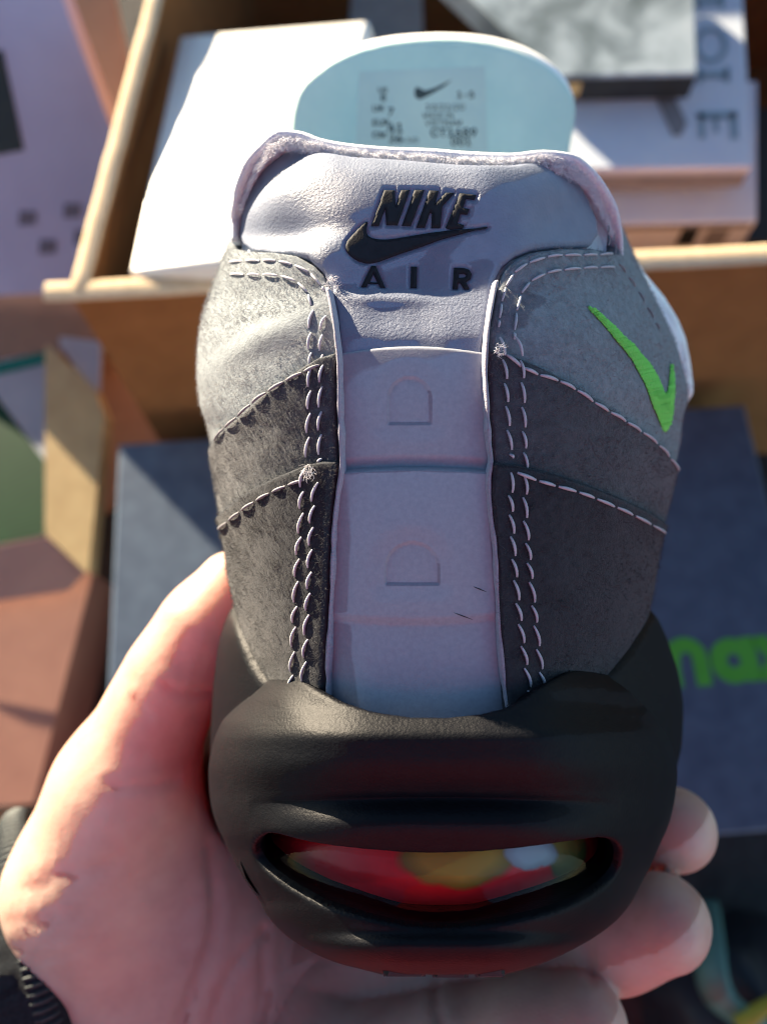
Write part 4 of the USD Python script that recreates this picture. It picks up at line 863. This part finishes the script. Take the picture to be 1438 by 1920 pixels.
p, t, nn = slab('picture_book', [(1040, 142), (1308, 136), (1300, -80), (800, -80)], .222, .016, photo_print, 'book with a grey wintry photograph on its cover, topmost in the stack', 'book')
t2 = np.array([on_z(800, 142, .222), on_z(1308, 136, .222), on_z(1300, -80, .222), on_z(800, -80, .222)])
fe = np.array([t[0] - nn * .0155, t[1] - nn * .0155, t[1] - nn * .0005, t[0] - nn * .0005]); fn = np.cross(fe[1] - fe[0], fe[3] - fe[0]); fn /= np.linalg.norm(fn)
obj('spine', on_face(fe, fn, rect_(0, 0, 1, .92), .0006), print_dark, p)
obj('spine_print', on_face(fe, fn, rect_(.06, .2, .2, .8), .0010), print_tan, p)

# ------------------------------------------------------------------ clutter at the left
def px_on(plane, pts, lift=.0006):
    o, n_ = plane; out = []
    for u, v in pts:
        r_ = FW + (u - W0 / 2) / F * RT + (H0 / 2 - v) / F * UP; out.append(CAM + r_ * (((o - CAM) @ n_) / (r_ @ n_)) + n_ * lift)
    return np.array(out)
def poly_face(plane, pts, lift):
    q = px_on(plane, pts, lift); a_ = q[1] - q[0]; a_ /= np.linalg.norm(a_); b_ = np.cross(plane[1], a_)
    v2, f2 = trimesh.creation.triangulate_polygon(Polygon(np.stack([(q - q[0]) @ a_, (q - q[0]) @ b_], 1)).buffer(0), engine='earcut')
    return q[0] + np.outer(v2[:, 0], a_) + np.outer(v2[:, 1], b_), np.array(f2)
def panel(name, three, pts, thick, material, label, category, bev=0):
    """A board in the plane through three (u, v, z) sightings, with the given outline."""
    w = [on_z(*q) for q in three]; n_ = np.cross(w[1] - w[0], w[2] - w[0]); n_ /= np.linalg.norm(n_); n_ = n_ if n_[2] > 0 else -n_
    pl_ = (w[0], n_); q = px_on(pl_, pts, 0)
    p_ = begin(name, q.mean(0) - n_ * thick, label=label, category=category)
    a_ = q[1] - q[0]; a_ /= np.linalg.norm(a_); b_ = np.cross(n_, a_)
    pg = Polygon(np.stack([(q - q[0]) @ a_, (q - q[0]) @ b_], 1)).buffer(0)
    m_ = trimesh.creation.extrude_polygon(pg.buffer(-.0015).buffer(.0015), thick, engine='earcut'); v_ = np.array(m_.vertices)
    m_.vertices = q[0] + np.outer(v_[:, 0], a_) + np.outer(v_[:, 1], b_) + np.outer(v_[:, 2] - thick, n_)
    obj('board', m_, material, p_); return p_, pl_
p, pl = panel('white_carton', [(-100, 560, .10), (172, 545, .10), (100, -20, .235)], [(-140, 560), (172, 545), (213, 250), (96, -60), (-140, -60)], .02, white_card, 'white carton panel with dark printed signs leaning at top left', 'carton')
obj('dark_panel', poly_face(pl, [(-60, 300), (46, 280), (6, 92), (-60, 100)], .0006), print_dark, p)
for (u, v) in ((52, 408), (136, 394), (90, 462), (156, 444)):
    obj('printed_sign', poly_face(pl, [(u - 17, v + 14), (u + 15, v + 12), (u + 17, v - 13), (u - 15, v - 14)], .0006), sign_ink, p)
panel('tan_board', [(200, 300, .08), (262, 290, .08), (170, -30, .12)], [(150, 330), (275, 320), (268, 240), (205, -50), (80, -50)], .01, tan_card, 'tan board between the white carton and the cardboard box', 'board')
panel('brown_carton', [(-150, 700, .06), (205, 640, .06), (100, 545, .075)], [(-150, 720), (215, 640), (200, 540), (-150, 530)], .05, dim_card, 'plain brown carton below the white carton', 'carton')
p, pl = panel('green_white_box', [(-100, 1060, .06), (88, 1000, .06), (84, 655, .06)], [(-140, 1050), (92, 1004), (92, 650), (-140, 715)], .05, blue_white, 'pale box with dark green bands at the left edge', 'box')
obj('green_band', poly_face(pl, [(-80, 722), (86, 682), (86, 660), (-80, 698)], .0006), teal_paint, p)
obj('green_band', poly_face(pl, [(-90, 640), (0, 752), (90, 872), (90, 1002), (-90, 1040)], .0006), green_paint, p)
panel('plywood_strip', [(88, 1004, .09), (162, 1072, .09), (100, 640, .105)], [(84, 1000), (165, 1078), (196, 780), (178, 730), (84, 640)], .012, ply, 'upright tan plywood strip beside the shoe box', 'board')
panel('small_white_card', [(190, 760, .10), (150, 640, .10), (120, 640, .10)], [(186, 745), (190, 640), (110, 630), (114, 650)], .003, blue_white, 'small pale card wedged at the corner of the cardboard box', 'card')
panel('orange_board', [(190, 900, .03), (300, 830, .03), (200, 640, .03)], [(188, 960), (330, 860), (310, 820), (200, 620), (186, 640)], .01, tan_card, 'light brown board on the ground by the cardboard box corner', 'board')
p, pl = panel('reddish_carton', [(-120, 1560, .065), (60, 1500, .065), (165, 1072, .072)], [(-150, 1520), (62, 1508), (175, 1070), (-150, 1170)], .06, red_card, 'reddish brown carton left of the shoe box', 'carton')
w_ = px_on(pl, [(-150, 1172), (160, 1100)], 0)
obj('flap', poly_face((w_[0] + np.array([0, 0, .004]), np.array([0, -.25, .97])), [(-150, 1150), (128, 1108), (162, 1074), (88, 1008), (-150, 1060)], .001), red_card, p)
panel('wooden_batten', [(-100, 1580, .05), (60, 1576, .05), (60, 1508, .05)], [(-150, 1585), (70, 1580), (70, 1516), (-150, 1520)], .02, ply, 'pale wooden batten below the reddish carton', 'batten')

# ------------------------------------------------------------------ bag and straps at lower right
a = np.linspace(0, 2 * np.pi, 40, endpoint=False); rings = []
bc = on_z(1440, 1860, .05)
for k, (z, s_) in enumerate(((0.002, 1.0), (.02, 1.06), (.045, 1.0), (.06, .8), (.066, .45), (.068, .1))):
    w_ = 1 + .10 * np.sin(a * 5 + k) + .05 * np.sin(a * 11 + 2 * k)
    rings.append(np.stack([bc[0] + .055 * s_ * np.cos(a) * w_, bc[1] - .02 + .05 * s_ * np.sin(a) * w_, np.full(40, z) + .004 * np.sin(a * 7)], 1) if k else np.stack([bc[0] + .055 * np.cos(a), bc[1] - .02 + .05 * np.sin(a), np.full(40, z)], 1))
V = np.vstack(rings); n, m = len(rings), 40
i, j = np.meshgrid(np.arange(n - 1), np.arange(m), indexing='ij'); j2 = (j + 1) % m
q = i * m + j, i * m + j2, (i + 1) * m + j2, (i + 1) * m + j
obj('bag', (V, np.concatenate([np.stack([q[0], q[1], q[2]], -1).reshape(-1, 3), np.stack([q[0], q[2], q[3]], -1).reshape(-1, 3)])), bag_mat, smooth=True, label='crumpled dark bag on the ground at lower right', category='bag')
pl = spline([(1318, 1700, .075), (1328, 1770, .085), (1334, 1830, .090), (1350, 1872, .088), (1395, 1908, .082), (1470, 1950, .07)], 40)
obj('green_strap', tube(np.array([on_z(u, v, z) for u, v, z in pl]), .0045, 14, flat=.009, flatdir=np.array([0.6, .2, .75])), strap_mat, smooth=True, label='bluish green curved strap looping out beside the bag', category='strap')
pl = spline([(1385, 1925, .092), (1420, 1898, .094), (1470, 1870, .09)], 20)
obj('yellow_strap', tube(np.array([on_z(u, v, z) for u, v, z in pl]), .003, 12, flat=.006, flatdir=np.array([0.6, .2, .75])), yellow_mat, smooth=True, label='short yellow strap crossing the bluish green strap', category='strap')
